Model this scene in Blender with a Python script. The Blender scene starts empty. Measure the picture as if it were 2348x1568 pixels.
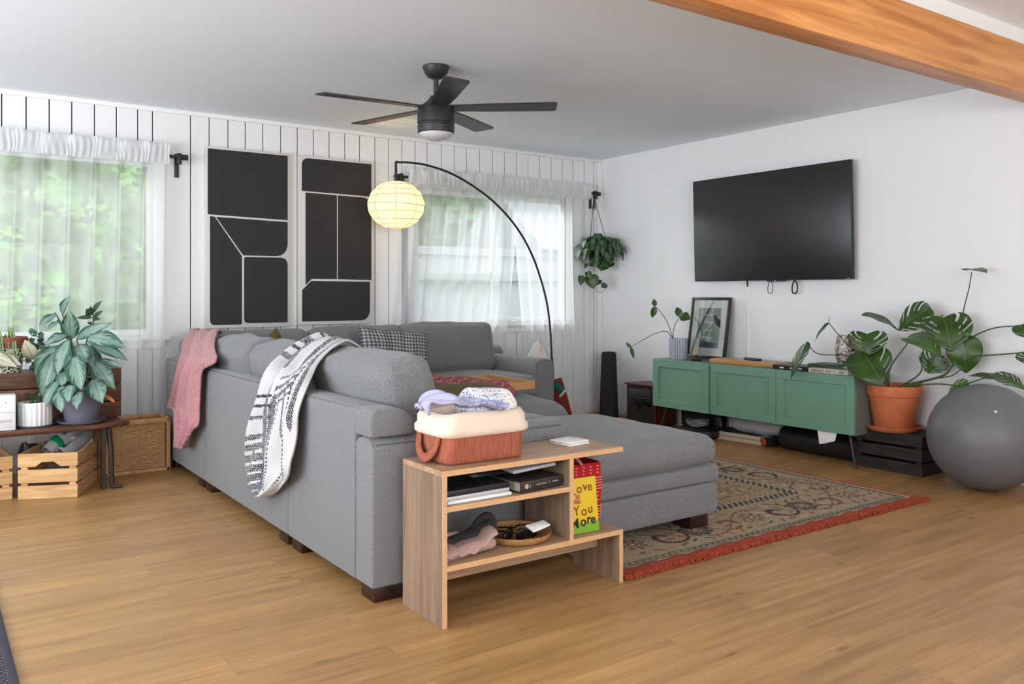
import bpy, bmesh, math, random
from mathutils import Vector, Matrix, noise

V = Vector
PI = math.pi
SC = bpy.context.scene
COL = SC.collection

# ------------------------------------------------------------------ camera
F_PX, HOR, CXP, HC = 1944.0, 672.0, 1174.0, 1.12
DX, DY = (0.5743, 0.8187), (0.8187, -0.5743)      # X and Y world axes as (depth, right)
cam = bpy.data.objects.new('camera', bpy.data.cameras.new('camera'))
COL.objects.link(cam)
cam.data.sensor_width = 36.0
cam.data.lens = F_PX / 2348.0 * 36.0
cam.data.shift_y = -(784.0 - HOR) / 2348.0
cam.data.clip_start = 0.05
cam.location = (0, 0, HC)
cam.rotation_euler = (PI / 2, 0, -math.atan2(0.5743, 0.8187))
SC.camera = cam

# ------------------------------------------------------------------ view, world and light
SC.view_settings.view_transform = 'Standard'
SC.view_settings.look = 'None'
SC.view_settings.exposure = 0.2
SC.view_settings.gamma = 1.0
SC.view_settings.use_curve_mapping = False
SC.cycles.use_denoising = True
SC.cycles.max_bounces = 8
SC.cycles.diffuse_bounces = 5
SC.cycles.transparent_max_bounces = 16
SC.cycles.caustics_reflective = False
SC.cycles.caustics_refractive = False
SC.cycles.sample_clamp_indirect = 6.0

w = bpy.data.worlds.new('sky'); SC.world = w; w.use_nodes = True
bg = w.node_tree.nodes['Background']
bg.inputs['Color'].default_value = (0.86, 0.93, 1.0, 1)
bg.inputs['Strength'].default_value = 1.9

def lamp(name, kind, loc, rot, energy, color=(1, 1, 1), **kw):
    l = bpy.data.lights.new(name, kind); l.energy = energy; l.color = color
    for k, v in kw.items(): setattr(l, k, v)
    o = bpy.data.objects.new(name, l); COL.objects.link(o)
    o.location = loc; o.rotation_euler = rot
    return o
# hazy daylight arriving over the garden, and added fill lamps inside the room
s = lamp('daylight_haze', 'SUN', (2, 9, 6), (0, 0, 0), 9.0, (0.97, 0.99, 1.0), angle=math.radians(50))
s.rotation_euler = V((0.22, -0.83, -0.52)).to_track_quat('-Z', 'Y').to_euler()
# added fill lamps at unseen window openings: left wall (x = -2.6) and rear wall (y = -2.6)
lamp('fill_left', 'AREA', (-2.55, 2.6, 1.25), V((1, 0.05, 0.95)).to_track_quat('-Z', 'Y').to_euler(), 215, (0.84, 0.92, 1.0), shape='RECTANGLE', size=4.6, size_y=1.9)  # stands in for window light from the left, tilted up to brighten the ceiling
lamp('fill_rear', 'AREA', (1.0, -2.55, 1.45), V((0, 1, 1.5)).to_track_quat('-Z', 'Y').to_euler(), 175, (1.0, 0.98, 0.95), shape='RECTANGLE', size=3.6, size_y=1.7)  # fill added behind the camera, aimed steeply up to lift the ceiling

# ------------------------------------------------------------------ helpers
def PX(px, py, X=None, Y=None, Z=None, d=None):
    """a point measured on the photo, at a known wall plane, height or distance"""
    k = (px - CXP) / F_PX
    if X is not None: d = X / (DX[0] + DX[1] * k)
    elif Y is not None: d = Y / (DY[0] + DY[1] * k)
    elif Z is not None: d = (HC - Z) * F_PX / (py - HOR)
    r = k * d
    return V((DX[0] * d + DX[1] * r, DY[0] * d + DY[1] * r, HC - (py - HOR) / F_PX * d))

class B:
    """collects shapes and links them as one mesh object"""
    def __init__(self): self.v = []; self.f = []; self.m = []; self.uv = []; self.c = []; self.mi = 0; self.col = (1, 1, 1); self.has_c = False
    def raw(self, vs, fs, uvs=None, cols=None, M=None):
        n = len(self.v)
        self.v += [tuple(M @ V(p)) if M is not None else tuple(p) for p in vs]
        self.f += [tuple(i + n for i in f) for f in fs]
        self.m += [self.mi] * len(fs)
        self.uv += list(uvs) if uvs else [(0.0, 0.0)] * len(vs)
        if cols: self.has_c = True
        self.c += list(cols) if cols else [self.col] * len(vs)
        return self
    def bm(self, bm, M=None):
        bm.verts.ensure_lookup_table(); bm.verts.index_update()
        self.raw([v.co[:] for v in bm.verts], [[v.index for v in f.verts] for f in bm.faces], M=M)
        bm.free(); return self
    def box(self, x0, x1, y0, y1, z0, z1, bev=0.0, seg=2, M=None):
        bm = bmesh.new(); bmesh.ops.create_cube(bm, size=1)
        for v in bm.verts: v.co = V(((x0 + x1) / 2 + v.co.x * (x1 - x0), (y0 + y1) / 2 + v.co.y * (y1 - y0), (z0 + z1) / 2 + v.co.z * (z1 - z0)))
        if bev > 0:
            bmesh.ops.bevel(bm, geom=bm.edges[:], offset=min(bev, 0.49 * min(abs(x1 - x0), abs(y1 - y0), abs(z1 - z0))), segments=seg, affect='EDGES', profile=0.5)
        return self.bm(bm, M)
    def prism(self, pts, h0, h1, M=None, bev=0.0, seg=2):
        """polygon pts in local xy, extruded along local z from h0 to h1"""
        bm = bmesh.new()
        a = [bm.verts.new((p[0], p[1], h0)) for p in pts]; b = [bm.verts.new((p[0], p[1], h1)) for p in pts]
        n = len(pts)
        bm.faces.new(a[::-1]); bm.faces.new(b)
        for i in range(n): bm.faces.new((a[i], a[(i + 1) % n], b[(i + 1) % n], b[i]))
        bmesh.ops.recalc_face_normals(bm, faces=bm.faces[:])
        if bev > 0:
            es = [e for e in bm.edges if len(e.link_faces) == 2 and (e.link_faces[0] in (bm.faces[:][0:2]) or e.calc_face_angle(0) > 0.7)]
            bmesh.ops.bevel(bm, geom=es, offset=bev, segments=seg, affect='EDGES', profile=0.5)
        return self.bm(bm, M)
    def tube(self, pts, r, seg=8, M=None, smooth=0, caps=True):
        pts = [V(p) for p in pts]
        if smooth: pts = spline(pts, smooth)
        n = len(pts); rs = r if isinstance(r, (list, tuple)) else [r] * n
        if len(rs) != n: rs = [rs[0] + (rs[-1] - rs[0]) * i / (n - 1) for i in range(n)]
        vs = []; fs = []; up = None
        for i, p in enumerate(pts):
            t = (pts[min(i + 1, n - 1)] - pts[max(i - 1, 0)])
            t = t.normalized() if t.length > 1e-9 else V((0, 0, 1))
            if up is None: up = t.orthogonal().normalized()
            up = (up - t * up.dot(t))
            up = up.normalized() if up.length > 1e-6 else t.orthogonal().normalized()
            s = t.cross(up)
            for k in range(seg):
                a = 2 * PI * k / seg
                vs.append(p + (up * math.cos(a) + s * math.sin(a)) * rs[i])
        for i in range(n - 1):
            for k in range(seg):
                a = i * seg + k; b = i * seg + (k + 1) % seg
                fs.append((a, b, b + seg, a + seg))
        if caps: fs.append(tuple(range(seg))[::-1]); fs.append(tuple((n - 1) * seg + k for k in range(seg)))
        uv = [(k / seg, i / max(n - 1, 1)) for i in range(n) for k in range(seg)]
        return self.raw(vs, fs, uv, M=M)
    def cyl(self, p0, p1, r0, r1=None, seg=24, M=None): return self.tube([p0, p1], [r0, r0 if r1 is None else r1], seg, M)
    def lathe(self, prof, c=(0, 0, 0), seg=40, M=None, fr=None, closed=False):
        vs = []; fs = []; n = len(prof)
        for i, (r, z) in enumerate(prof):
            for k in range(seg):
                a = 2 * PI * k / seg; q = r * (fr(a, z) if fr else 1)
                vs.append((c[0] + q * math.cos(a), c[1] + q * math.sin(a), c[2] + z))
        for i in range(n - 1):
            for k in range(seg):
                a = i * seg + k; b = i * seg + (k + 1) % seg
                fs.append((a, b, b + seg, a + seg))
        if prof[0][0] > 1e-5: fs.append(tuple(range(seg))[::-1])
        if prof[-1][0] > 1e-5: fs.append(tuple((n - 1) * seg + k for k in range(seg)))
        uv = [(k / seg, i / (n - 1)) for i in range(n) for k in range(seg)]
        return self.raw(vs, fs, uv, M=M)
    def grid(self, nu, nv, fn, colfn=None, M=None, skip=None):
        vs = []; uv = []; cs = [] if colfn else None; fs = []
        for j in range(nv + 1):
            for i in range(nu + 1):
                u, v = i / nu, j / nv
                vs.append(fn(u, v)); uv.append((u, v))
                if colfn: cs.append(colfn(u, v))
        for j in range(nv):
            for i in range(nu):
                if skip and skip((i + .5) / nu, (j + .5) / nv): continue
                a = j * (nu + 1) + i
                fs.append((a, a + 1, a + nu + 2, a + nu + 1))
        return self.raw(vs, fs, uv, cs, M)
    def cushion(self, size, r=0.06, crown=(0, 0, 0.03), n=14, M=None, wob=0.0, seed=0, fn=None, colfn=None, pinch=0):
        """rounded cushion block centred at the origin; crown = how far each pair of faces bulges"""
        sx, sy, sz = [q / 2 for q in size]
        bm = bmesh.new(); bmesh.ops.create_cube(bm, size=2)
        bmesh.ops.subdivide_edges(bm, edges=bm.edges[:], cuts=n, use_grid_fill=True)
        cs = []
        for v in bm.verts:
            q = v.co.copy()
            rr = min(r, sx, sy, sz)
            p = V((q.x * sx, q.y * sy, q.z * sz))
            inner = V((max(-sx + rr, min(sx - rr, p.x)), max(-sy + rr, min(sy - rr, p.y)), max(-sz + rr, min(sz - rr, p.z))))
            dlt = p - inner
            if dlt.length > 1e-6: p = inner + dlt.normalized() * rr
            w = V(((1 - q.y ** 2) * (1 - q.z ** 2) * q.x * crown[0], (1 - q.x ** 2) * (1 - q.z ** 2) * q.y * crown[1], (1 - q.x ** 2) * (1 - q.y ** 2) * q.z * crown[2]))
            p += w
            if wob: p += V(noise.noise_vector(p * 6 + V((seed, seed * 2, 3)))) * wob
            if fn: p = V(fn(p, q))
            v.co = p
            if colfn: cs.append(colfn(q))
        bm.verts.ensure_lookup_table(); bm.verts.index_update()
        self.raw([v.co[:] for v in bm.verts], [[v.index for v in f.verts] for f in bm.faces], cols=cs or None, M=M)
        bm.free(); return self
    def pillow(self, sx, sy, t, n=26, M=None, wob=0.006, seed=0, colfn=None, ear=0.06):
        """throw pillow in local xy with pointed corners, thickness t"""
        def mk(sgn):
            def fn(u, v):
                a, b = 2 * u - 1, 2 * v - 1
                e = 1 - ear * (1 - abs(a) ** 3) * 0 
                x = a * sx / 2 * (1 - ear * (1 - b * b)); y = b * sy / 2 * (1 - ear * (1 - a * a))
                h = t / 2 * ((1 - a ** 4) * (1 - b ** 4)) ** 0.6
                p = V((x, y, sgn * h))
                q = noise.noise_vector(V((x, y, sgn * 3 + seed)) * 7) 
                return p + V((q[0] * wob * (1 - abs(a) ** 6), q[1] * wob * (1 - abs(b) ** 6), sgn * abs(q[2]) * wob * 2 * min(1, h * 30)))
            return fn
        self.grid(n, n, mk(1), colfn, M); self.grid(n, n, mk(-1), colfn, M)
        return self
    def slitleaf(self, base, tip, width, normal, droop, fold, heart, wave, seed, slit, slant=.30, peak=.42):
        base, tip, nrm = V(base), V(tip), V(normal)
        ax = tip - base; L = ax.length
        nrm = (nrm - ax * (nrm.dot(ax) / L / L)).normalized(); side = ax.normalized().cross(nrm)
        def fn(u, q):
            a = 2 * u - 1; v = max(0.0, min(1.0, q * (1 + slant) - slant * abs(a) ** 1.3))
            wv = max(math.sin(PI * v ** (math.log(.5) / math.log(peak))) if 0 < v < 1 else 0.0, 0) ** (0.75 if v < peak else 0.9)
            p = base + ax * v + nrm * (droop * L * 4 * v * (1 - v)) + side * (a * wv * width / 2) + nrm * (fold * abs(a) * wv * width / 2)
            p -= ax * (heart * abs(a) * (1 - v) ** 2 * wv)
            return p + nrm * (wave * math.sin(v * 14 + seed + a * 2) * abs(a) * width)
        return self.grid(32, 60, fn, skip=slit)
    def leaf(self, base, tip, width, normal=(0, 0, 1), droop=0.0, fold=0.15, nu=6, nv=12, peak=0.42, wave=0.0, seed=0, skip=None, heart=0.0, thick=0.0):
        base, tip, nrm = V(base), V(tip), V(normal)
        ax = tip - base; L = ax.length
        if L < 1e-6: return self
        nrm = nrm - ax * (nrm.dot(ax) / L / L)
        nrm = nrm.normalized() if nrm.length > 1e-6 else ax.orthogonal().normalized()
        side = ax.normalized().cross(nrm)
        def fn(u, v):
            a = 2 * u - 1
            wv = math.sin(PI * v ** (math.log(.5) / math.log(peak))) if 0 < v < 1 else 0.0
            wv = max(wv, 0) ** (0.8 if v < peak else 0.95)
            p = base + ax * v + nrm * (droop * L * 4 * v * (1 - v))
            p += side * (a * wv * width / 2) + nrm * (fold * abs(a) * wv * width / 2)
            if heart: p -= ax * (heart * abs(a) * (1 - v) ** 2 * wv)
            if wave: p += nrm * (wave * math.sin(v * 14 + seed + a * 2) * abs(a) * width)
            return p
        return self.grid(nu, nv, fn, skip=skip)
    def done(self, name, mats, parent=None, off=(0, 0, 0), angle=38, smooth=True, solid=0.0, kind=None, subsurf=0):
        me = bpy.data.meshes.new(name)
        o3 = V(off)
        me.from_pydata([(p[0] - o3.x, p[1] - o3.y, p[2] - o3.z) for p in self.v], [], self.f)
        mats = mats if isinstance(mats, (list, tuple)) else [mats]
        for m in mats: me.materials.append(m)
        me.polygons.foreach_set('material_index', self.m)
        uvl = me.uv_layers.new(name='UVMap')
        vi = [0] * len(me.loops); me.loops.foreach_get('vertex_index', vi)
        flat = []
        for i in vi: flat += self.uv[i]
        uvl.data.foreach_set('uv', flat)
        if self.has_c:
            ca = me.color_attributes.new('Col', 'FLOAT_COLOR', 'POINT')
            fl = []
            for c in self.c: fl += [c[0], c[1], c[2], 1.0]
            ca.data.foreach_set('color', fl)
        if smooth:
            me.polygons.foreach_set('use_smooth', [True] * len(me.polygons))
            me.set_sharp_from_angle(angle=math.radians(angle))
        me.update()
        o = bpy.data.objects.new(name, me); COL.objects.link(o)
        if parent is not None: o.parent = parent
        else: o.location = o3
        if subsurf:
            m = o.modifiers.new('sub', 'SUBSURF'); m.levels = subsurf; m.render_levels = subsurf
        if solid:
            m = o.modifiers.new('sol', 'SOLIDIFY'); m.thickness = solid; m.offset = 0
        if kind: o['kind'] = kind
        return o

def spline(pts, k=6):
    pts = [V(p) for p in pts]; out = []
    n = len(pts)
    for i in range(n - 1):
        p0 = pts[max(i - 1, 0)]; p1 = pts[i]; p2 = pts[i + 1]; p3 = pts[min(i + 2, n - 1)]
        for j in range(k):
            t = j / k
            out.append(0.5 * ((2 * p1) + (-p0 + p2) * t + (2 * p0 - 5 * p1 + 4 * p2 - p3) * t * t + (-p0 + 3 * p1 - 3 * p2 + p3) * t ** 3))
    out.append(pts[-1]); return out

def thing(name, label, cat, loc=(0, 0, 0), rz=0.0, group=None):
    o = bpy.data.objects.new(name, None); COL.objects.link(o)
    o.empty_display_size = 0.1
    o.location = loc; o.rotation_euler = (0, 0, rz)
    tag(o, label, cat, group); return o
def tag(o, label=None, cat=None, group=None, kind=None):
    if label: o['label'] = label
    if cat: o['category'] = cat
    if group: o['group'] = group
    if kind: o['kind'] = kind
    return o
def xf(loc=(0, 0, 0), rx=0, ry=0, rz=0):
    return Matrix.Translation(V(loc)) @ Matrix.Rotation(rz, 4, 'Z') @ Matrix.Rotation(ry, 4, 'Y') @ Matrix.Rotation(rx, 4, 'X')
def basis(o, x, y, z):
    m = Matrix.Identity(4)
    for i, a in enumerate((x, y, z)):
        for k in range(3): m[k][i] = a[k]
    for k in range(3): m[k][3] = o[k]
    return m
def text_into(b, s, size, M, depth=0.0006, shear=0.0, align='CENTER', bold=0.0):
    cu = bpy.data.curves.new('t', 'FONT'); cu.body = s; cu.size = size; cu.extrude = depth; cu.align_x = align; cu.shear = shear; cu.offset = bold
    ob = bpy.data.objects.new('t', cu); COL.objects.link(ob)
    dg = bpy.context.evaluated_depsgraph_get()
    me = bpy.data.meshes.new_from_object(ob.evaluated_get(dg))
    b.raw([v.co[:] for v in me.vertices], [tuple(p.vertices) for p in me.polygons], M=M)
    bpy.data.objects.remove(ob); bpy.data.curves.remove(cu); bpy.data.meshes.remove(me)

# ------------------------------------------------------------------ materials
def nodes(m): return m.node_tree.nodes, m.node_tree.links
def M_(name, col, rough=0.6, metal=0.0, var=None, bump=None, spec=0.5, sheen=0.0, coat=0.0, trans=0.0, emit=None, attr=False):
    """var=(scale, amount, stretch) noise tint; bump=(scale, strength, stretch)"""
    m = bpy.data.materials.new(name); m.use_nodes = True
    N, L = nodes(m); p = N['Principled BSDF']
    p.inputs['Base Color'].default_value = (*col, 1); p.inputs['Roughness'].default_value = rough
    p.inputs['Metallic'].default_value = metal; p.inputs['Specular IOR Level'].default_value = spec
    p.inputs['Sheen Weight'].default_value = sheen; p.inputs['Coat Weight'].default_value = coat
    p.inputs['Transmission Weight'].default_value = trans
    if emit: p.inputs['Emission Color'].default_value = (*emit[:3], 1); p.inputs['Emission Strength'].default_value = emit[3]
    tc = N.new('ShaderNodeTexCoord')
    src = None
    if attr:
        a = N.new('ShaderNodeAttribute'); a.attribute_name = 'Col'; src = a.outputs['Color']
        L.new(src, p.inputs['Base Color'])
    def nz(scale, stretch, detail=4):
        mp = N.new('ShaderNodeMapping'); mp.inputs['Scale'].default_value = stretch
        L.new(tc.outputs['Object'], mp.inputs['Vector'])
        n = N.new('ShaderNodeTexNoise'); n.inputs['Scale'].default_value = scale; n.inputs['Detail'].default_value = detail
        L.new(mp.outputs[0], n.inputs['Vector']); return n
    if var:
        n = nz(var[0], var[2] if len(var) > 2 else (1, 1, 1))
        mr = N.new('ShaderNodeMapRange'); mr.inputs['From Min'].default_value = 0.3; mr.inputs['From Max'].default_value = 0.7
        mr.inputs['To Min'].default_value = 1 - var[1]; mr.inputs['To Max'].default_value = 1 + var[1]
        L.new(n.outputs['Fac'], mr.inputs['Value'])
        vm = N.new('ShaderNodeVectorMath'); vm.operation = 'SCALE'
        if src: L.new(src, vm.inputs[0])
        else: vm.inputs[0].default_value = col
        L.new(mr.outputs[0], vm.inputs['Scale']); L.new(vm.outputs[0], p.inputs['Base Color'])
    if bump:
        n = nz(bump[0], bump[2] if len(bump) > 2 else (1, 1, 1))
        bp = N.new('ShaderNodeBump'); bp.inputs['Strength'].default_value = bump[1]; bp.inputs['Distance'].default_value = 0.004
        L.new(n.outputs['Fac'], bp.inputs['Height']); L.new(bp.outputs[0], p.inputs['Normal'])
    return m
def ramp(N, stops):
    r = N.new('ShaderNodeValToRGB'); e = r.color_ramp.elements
    while len(e) > 1: e.remove(e[-1])
    e[0].position = stops[0][0]; e[0].color = (*stops[0][1], 1)
    for pos, c in stops[1:]:
        q = e.new(pos); q.color = (*c, 1)
    return r
def wood(name, dark, light, stretch=(1, 14, 14), scale=3.0, rough=0.5, knots=False, spec=0.4, mid=None):
    m = bpy.data.materials.new(name); m.use_nodes = True
    N, L = nodes(m); p = N['Principled BSDF']; p.inputs['Roughness'].default_value = rough; p.inputs['Specular IOR Level'].default_value = spec
    tc = N.new('ShaderNodeTexCoord'); mp = N.new('ShaderNodeMapping'); mp.inputs['Scale'].default_value = stretch
    L.new(tc.outputs['Object'], mp.inputs['Vector'])
    n = N.new('ShaderNodeTexNoise'); n.inputs['Scale'].default_value = scale; n.inputs['Detail'].default_value = 6; n.inputs['Distortion'].default_value = 0.6
    L.new(mp.outputs[0], n.inputs['Vector'])
    mid = mid or tuple((a + b) / 2 for a, b in zip(dark, light))
    r = ramp(N, [(0.28, dark), (0.5, mid), (0.68, light)])
    L.new(n.outputs['Fac'], r.inputs[0]); out = r.outputs[0]
    if knots:
        v = N.new('ShaderNodeTexVoronoi'); v.inputs['Scale'].default_value = 1.6
        mp2 = N.new('ShaderNodeMapping'); mp2.inputs['Scale'].default_value = tuple(max(0.8, q * 0.28) for q in stretch)
        L.new(tc.outputs['Object'], mp2.inputs['Vector']); L.new(mp2.outputs[0], v.inputs['Vector'])
        kr = ramp(N, [(0.03, (1, 1, 1)), (0.075, (0, 0, 0))]); L.new(v.outputs['Distance'], kr.inputs[0])
        mx = N.new('ShaderNodeMix'); mx.data_type = 'RGBA'
        L.new(kr.outputs[0], mx.inputs['Factor']); L.new(out, mx.inputs['A']); mx.inputs['B'].default_value = (*[q * 0.45 for q in dark], 1)
        out = mx.outputs['Result']
    L.new(out, p.inputs['Base Color'])
    bp = N.new('ShaderNodeBump'); bp.inputs['Strength'].default_value = 0.15; bp.inputs['Distance'].default_value = 0.002
    L.new(n.outputs['Fac'], bp.inputs['Height']); L.new(bp.outputs[0], p.inputs['Normal'])
    return m

m_wall = M_('white wall paint', (0.80, 0.80, 0.81), 0.7, bump=(90, 0.05))
m_ceil = M_('white ceiling paint', (0.80, 0.84, 0.885), 0.85, bump=(160, 0.12))
m_ship = M_('white panelling paint', (0.78, 0.785, 0.79), 0.55)
m_trim = M_('white trim paint', (0.82, 0.82, 0.82), 0.45)
m_groove = M_('dark groove', (0.06, 0.06, 0.065), 0.9)
m_black = M_('black metal', (0.012, 0.012, 0.013), 0.45)
m_sofa = M_('grey woven upholstery', (0.172, 0.174, 0.180), 0.92, var=(240, 0.40), bump=(260, 0.45), sheen=0.2)
m_piping = M_('grey seam piping', (0.12, 0.12, 0.123), 0.92)
m_foot = wood('dark stained foot', (0.012, 0.004, 0.003), (0.04, 0.012, 0.008), rough=0.35)
m_ash = wood('light ash laminate', (0.17, 0.108, 0.07), (0.30, 0.205, 0.14), stretch=(14, 14, 1.1), scale=2.2, rough=0.45)
m_ashx = wood('light ash laminate lengthwise', (0.30, 0.18, 0.10), (0.47, 0.31, 0.19), stretch=(1.2, 12, 12), scale=2.2, rough=0.4)
m_edge = M_('ash edge band', (0.62, 0.37, 0.19), 0.45, var=(30, 0.08, (1, 6, 6)))
m_pine = wood('raw pine', (0.46, 0.25, 0.10), (0.72, 0.46, 0.22), stretch=(1.2, 10, 14), scale=3, rough=0.55, knots=True)
m_pine2 = wood('raw pine side', (0.40, 0.22, 0.09), (0.66, 0.42, 0.20), stretch=(10, 1.2, 14), scale=3, rough=0.55, knots=True)
m_walnut = wood('reddish brown boards', (0.055, 0.022, 0.012), (0.17, 0.07, 0.038), stretch=(1.2, 10, 12), scale=3, rough=0.5, knots=True)
m_darkwood = wood('black brown crate wood', (0.010, 0.007, 0.006), (0.045, 0.033, 0.028), stretch=(10, 1.3, 14), scale=4, rough=0.6)
m_beam = wood('orange fir beam', (0.44, 0.15, 0.03), (0.78, 0.36, 0.11), stretch=(0.55, 9, 9), scale=2.4, rough=0.42, knots=True, mid=(0.64, 0.26, 0.068))
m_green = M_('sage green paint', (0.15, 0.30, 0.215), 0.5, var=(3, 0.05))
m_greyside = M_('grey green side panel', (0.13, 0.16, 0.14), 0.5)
m_terra = M_('terracotta', (0.56, 0.15, 0.055), 0.75, var=(9, 0.14), bump=(60, 0.1))
m_tv = M_('glossy black screen', (0.016, 0.016, 0.017), 0.30, spec=0.6)
m_white = M_('white glaze', (0.80, 0.80, 0.80), 0.35)
m_paper = M_('white paper', (0.80, 0.80, 0.80), 0.8)
m_soil = M_('dark potting soil', (0.02, 0.012, 0.008), 1.0, var=(60, 0.5), bump=(80, 0.6))
m_stem = M_('green stem', (0.06, 0.09, 0.03), 0.6)
m_stemdk = M_('dark stem', (0.03, 0.028, 0.022), 0.6)

def veinleaf(name, c, v_, n_lat=9):
    m = bpy.data.materials.new(name); m.use_nodes = True
    N, L = nodes(m); p = N['Principled BSDF']; p.inputs['Roughness'].default_value = .36
    uv = N.new('ShaderNodeUVMap'); sp = N.new('ShaderNodeSeparateXYZ'); L.new(uv.outputs[0], sp.inputs[0])
    def mth(op, a, b_=None):
        q = N.new('ShaderNodeMath'); q.operation = op
        for i, s_ in enumerate((a, b_)):
            if s_ is None: continue
            if isinstance(s_, (int, float)): q.inputs[i].default_value = s_
            else: L.new(s_, q.inputs[i])
        return q.outputs[0]
    a = mth('ABSOLUTE', mth('SUBTRACT', mth('MULTIPLY', sp.outputs[0], 2.0), 1.0))
    mid_ = mth('LESS_THAN', a, .022)
    lat = mth('LESS_THAN', mth('FRACT', mth('MULTIPLY', mth('SUBTRACT', sp.outputs[1], mth('MULTIPLY', a, .12)), n_lat)), .07)
    fac = mth('MAXIMUM', mid_, mth('MULTIPLY', lat, .35))
    tc = N.new('ShaderNodeTexCoord'); n = N.new('ShaderNodeTexNoise'); n.inputs['Scale'].default_value = 11; L.new(tc.outputs['Object'], n.inputs['Vector'])
    r = ramp(N, [(.35, tuple(q * .65 for q in c)), (.65, tuple(q * 1.35 for q in c))]); L.new(n.outputs['Fac'], r.inputs[0])
    mx = N.new('ShaderNodeMix'); mx.data_type = 'RGBA'; L.new(fac, mx.inputs['Factor']); L.new(r.outputs[0], mx.inputs['A']); mx.inputs['B'].default_value = (*v_, 1)
    L.new(mx.outputs['Result'], p.inputs[0]); return m
m_leafdk = veinleaf('deep green leaf', (0.024, 0.068, 0.008), (.07, .13, .03))
m_leafmid = veinleaf('mid green leaf', (0.05, 0.125, 0.016), (.10, .20, .06))
def floor_mat():
    m = bpy.data.materials.new('oak plank floor'); m.use_nodes = True
    N, L = nodes(m); p = N['Principled BSDF']
    tc = N.new('ShaderNodeTexCoord')
    def mapping(s, src=None):
        q = N.new('ShaderNodeMapping'); q.inputs['Scale'].default_value = s
        L.new(src or tc.outputs['Object'], q.inputs['Vector']); return q
    br = N.new('ShaderNodeTexBrick'); br.offset = 0.37; br.offset_frequency = 2; br.squash = 1.0
    br.inputs['Scale'].default_value = 1.0; br.inputs['Brick Width'].default_value = 1.22; br.inputs['Row Height'].default_value = 0.178
    br.inputs['Mortar Size'].default_value = 0.0011; br.inputs['Mortar Smooth'].default_value = 0.3; br.inputs['Bias'].default_value = 0.0
    br.inputs['Color1'].default_value = (0.0, 0.0, 0.0, 1); br.inputs['Color2'].default_value = (1, 1, 1, 1); br.inputs['Mortar'].default_value = (0.5, 0.5, 0.5, 1)
    L.new(tc.outputs['Object'], br.inputs['Vector'])
    # grain, shifted per plank
    add = N.new('ShaderNodeVectorMath'); add.operation = 'ADD'
    sc = N.new('ShaderNodeVectorMath'); sc.operation = 'SCALE'; sc.inputs['Scale'].default_value = 7.0
    L.new(br.outputs['Color'], sc.inputs[0]); L.new(tc.outputs['Object'], add.inputs[0]); L.new(sc.outputs[0], add.inputs[1])
    g = N.new('ShaderNodeTexNoise'); g.inputs['Scale'].default_value = 2.0; g.inputs['Detail'].default_value = 7; g.inputs['Roughness'].default_value = 0.6; g.inputs['Distortion'].default_value = 0.5
    L.new(mapping((0.7, 13, 1), add.outputs[0]).outputs[0], g.inputs['Vector'])
    r = ramp(N, [(0.30, (0.285, 0.148, 0.052)), (0.5, (0.385, 0.210, 0.078)), (0.7, (0.465, 0.268, 0.108))])
    L.new(g.outputs['Fac'], r.inputs[0])
    # broad patches
    b = N.new('ShaderNodeTexNoise'); b.inputs['Scale'].default_value = 1.6; b.inputs['Detail'].default_value = 3
    L.new(mapping((0.6, 2.6, 1), add.outputs[0]).outputs[0], b.inputs['Vector'])
    mb = N.new('ShaderNodeMapRange'); mb.inputs['From Min'].default_value = 0.3; mb.inputs['From Max'].default_value = 0.7; mb.inputs['To Min'].default_value = 0.84; mb.inputs['To Max'].default_value = 1.12
    L.new(b.outputs['Fac'], mb.inputs['Value'])
    mu = N.new('ShaderNodeVectorMath'); mu.operation = 'SCALE'; L.new(r.outputs[0], mu.inputs[0]); L.new(mb.outputs[0], mu.inputs['Scale'])
    # knots and dark streaks
    v = N.new('ShaderNodeTexVoronoi'); v.inputs['Scale'].default_value = 1.0; v.inputs['Randomness'].default_value = 1
    L.new(mapping((2.1, 8.0, 1)).outputs[0], v.inputs['Vector'])
    kr = ramp(N, [(0.02, (0.85, 0.85, 0.85)), (0.10, (0, 0, 0))]); L.new(v.outputs['Distance'], kr.inputs[0])
    mx = N.new('ShaderNodeMix'); mx.data_type = 'RGBA'; L.new(kr.outputs[0], mx.inputs['Factor']); L.new(mu.outputs[0], mx.inputs['A']); mx.inputs['B'].default_value = (0.13, 0.075, 0.035, 1)
    st = N.new('ShaderNodeTexNoise'); st.inputs['Scale'].default_value = 3.0; st.inputs['Detail'].default_value = 2
    L.new(mapping((0.5, 9, 1)).outputs[0], st.inputs['Vector'])
    sr = ramp(N, [(0.62, (0, 0, 0)), (0.74, (0.6, 0.6, 0.6))]); L.new(st.outputs['Fac'], sr.inputs[0])
    mx2 = N.new('ShaderNodeMix'); mx2.data_type = 'RGBA'; L.new(sr.outputs[0], mx2.inputs['Factor']); L.new(mx.outputs['Result'], mx2.inputs['A']); mx2.inputs['B'].default_value = (0.19, 0.115, 0.055, 1)
    # plank seams
    mx3 = N.new('ShaderNodeMix'); mx3.data_type = 'RGBA'
    sm = N.new('ShaderNodeMath'); sm.operation = 'MULTIPLY'; sm.inputs[1].default_value = 0.35; L.new(br.outputs['Fac'], sm.inputs[0])
    L.new(sm.outputs[0], mx3.inputs['Factor']); L.new(mx2.outputs['Result'], mx3.inputs['A']); mx3.inputs['B'].default_value = (0.12, 0.075, 0.04, 1)
    L.new(mx3.outputs['Result'], p.inputs['Base Color'])
    p.inputs['Roughness'].default_value = 0.40; p.inputs['Specular IOR Level'].default_value = 0.55
    bp = N.new('ShaderNodeBump'); bp.inputs['Strength'].default_value = 0.12; bp.inputs['Distance'].default_value = 0.002
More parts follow.
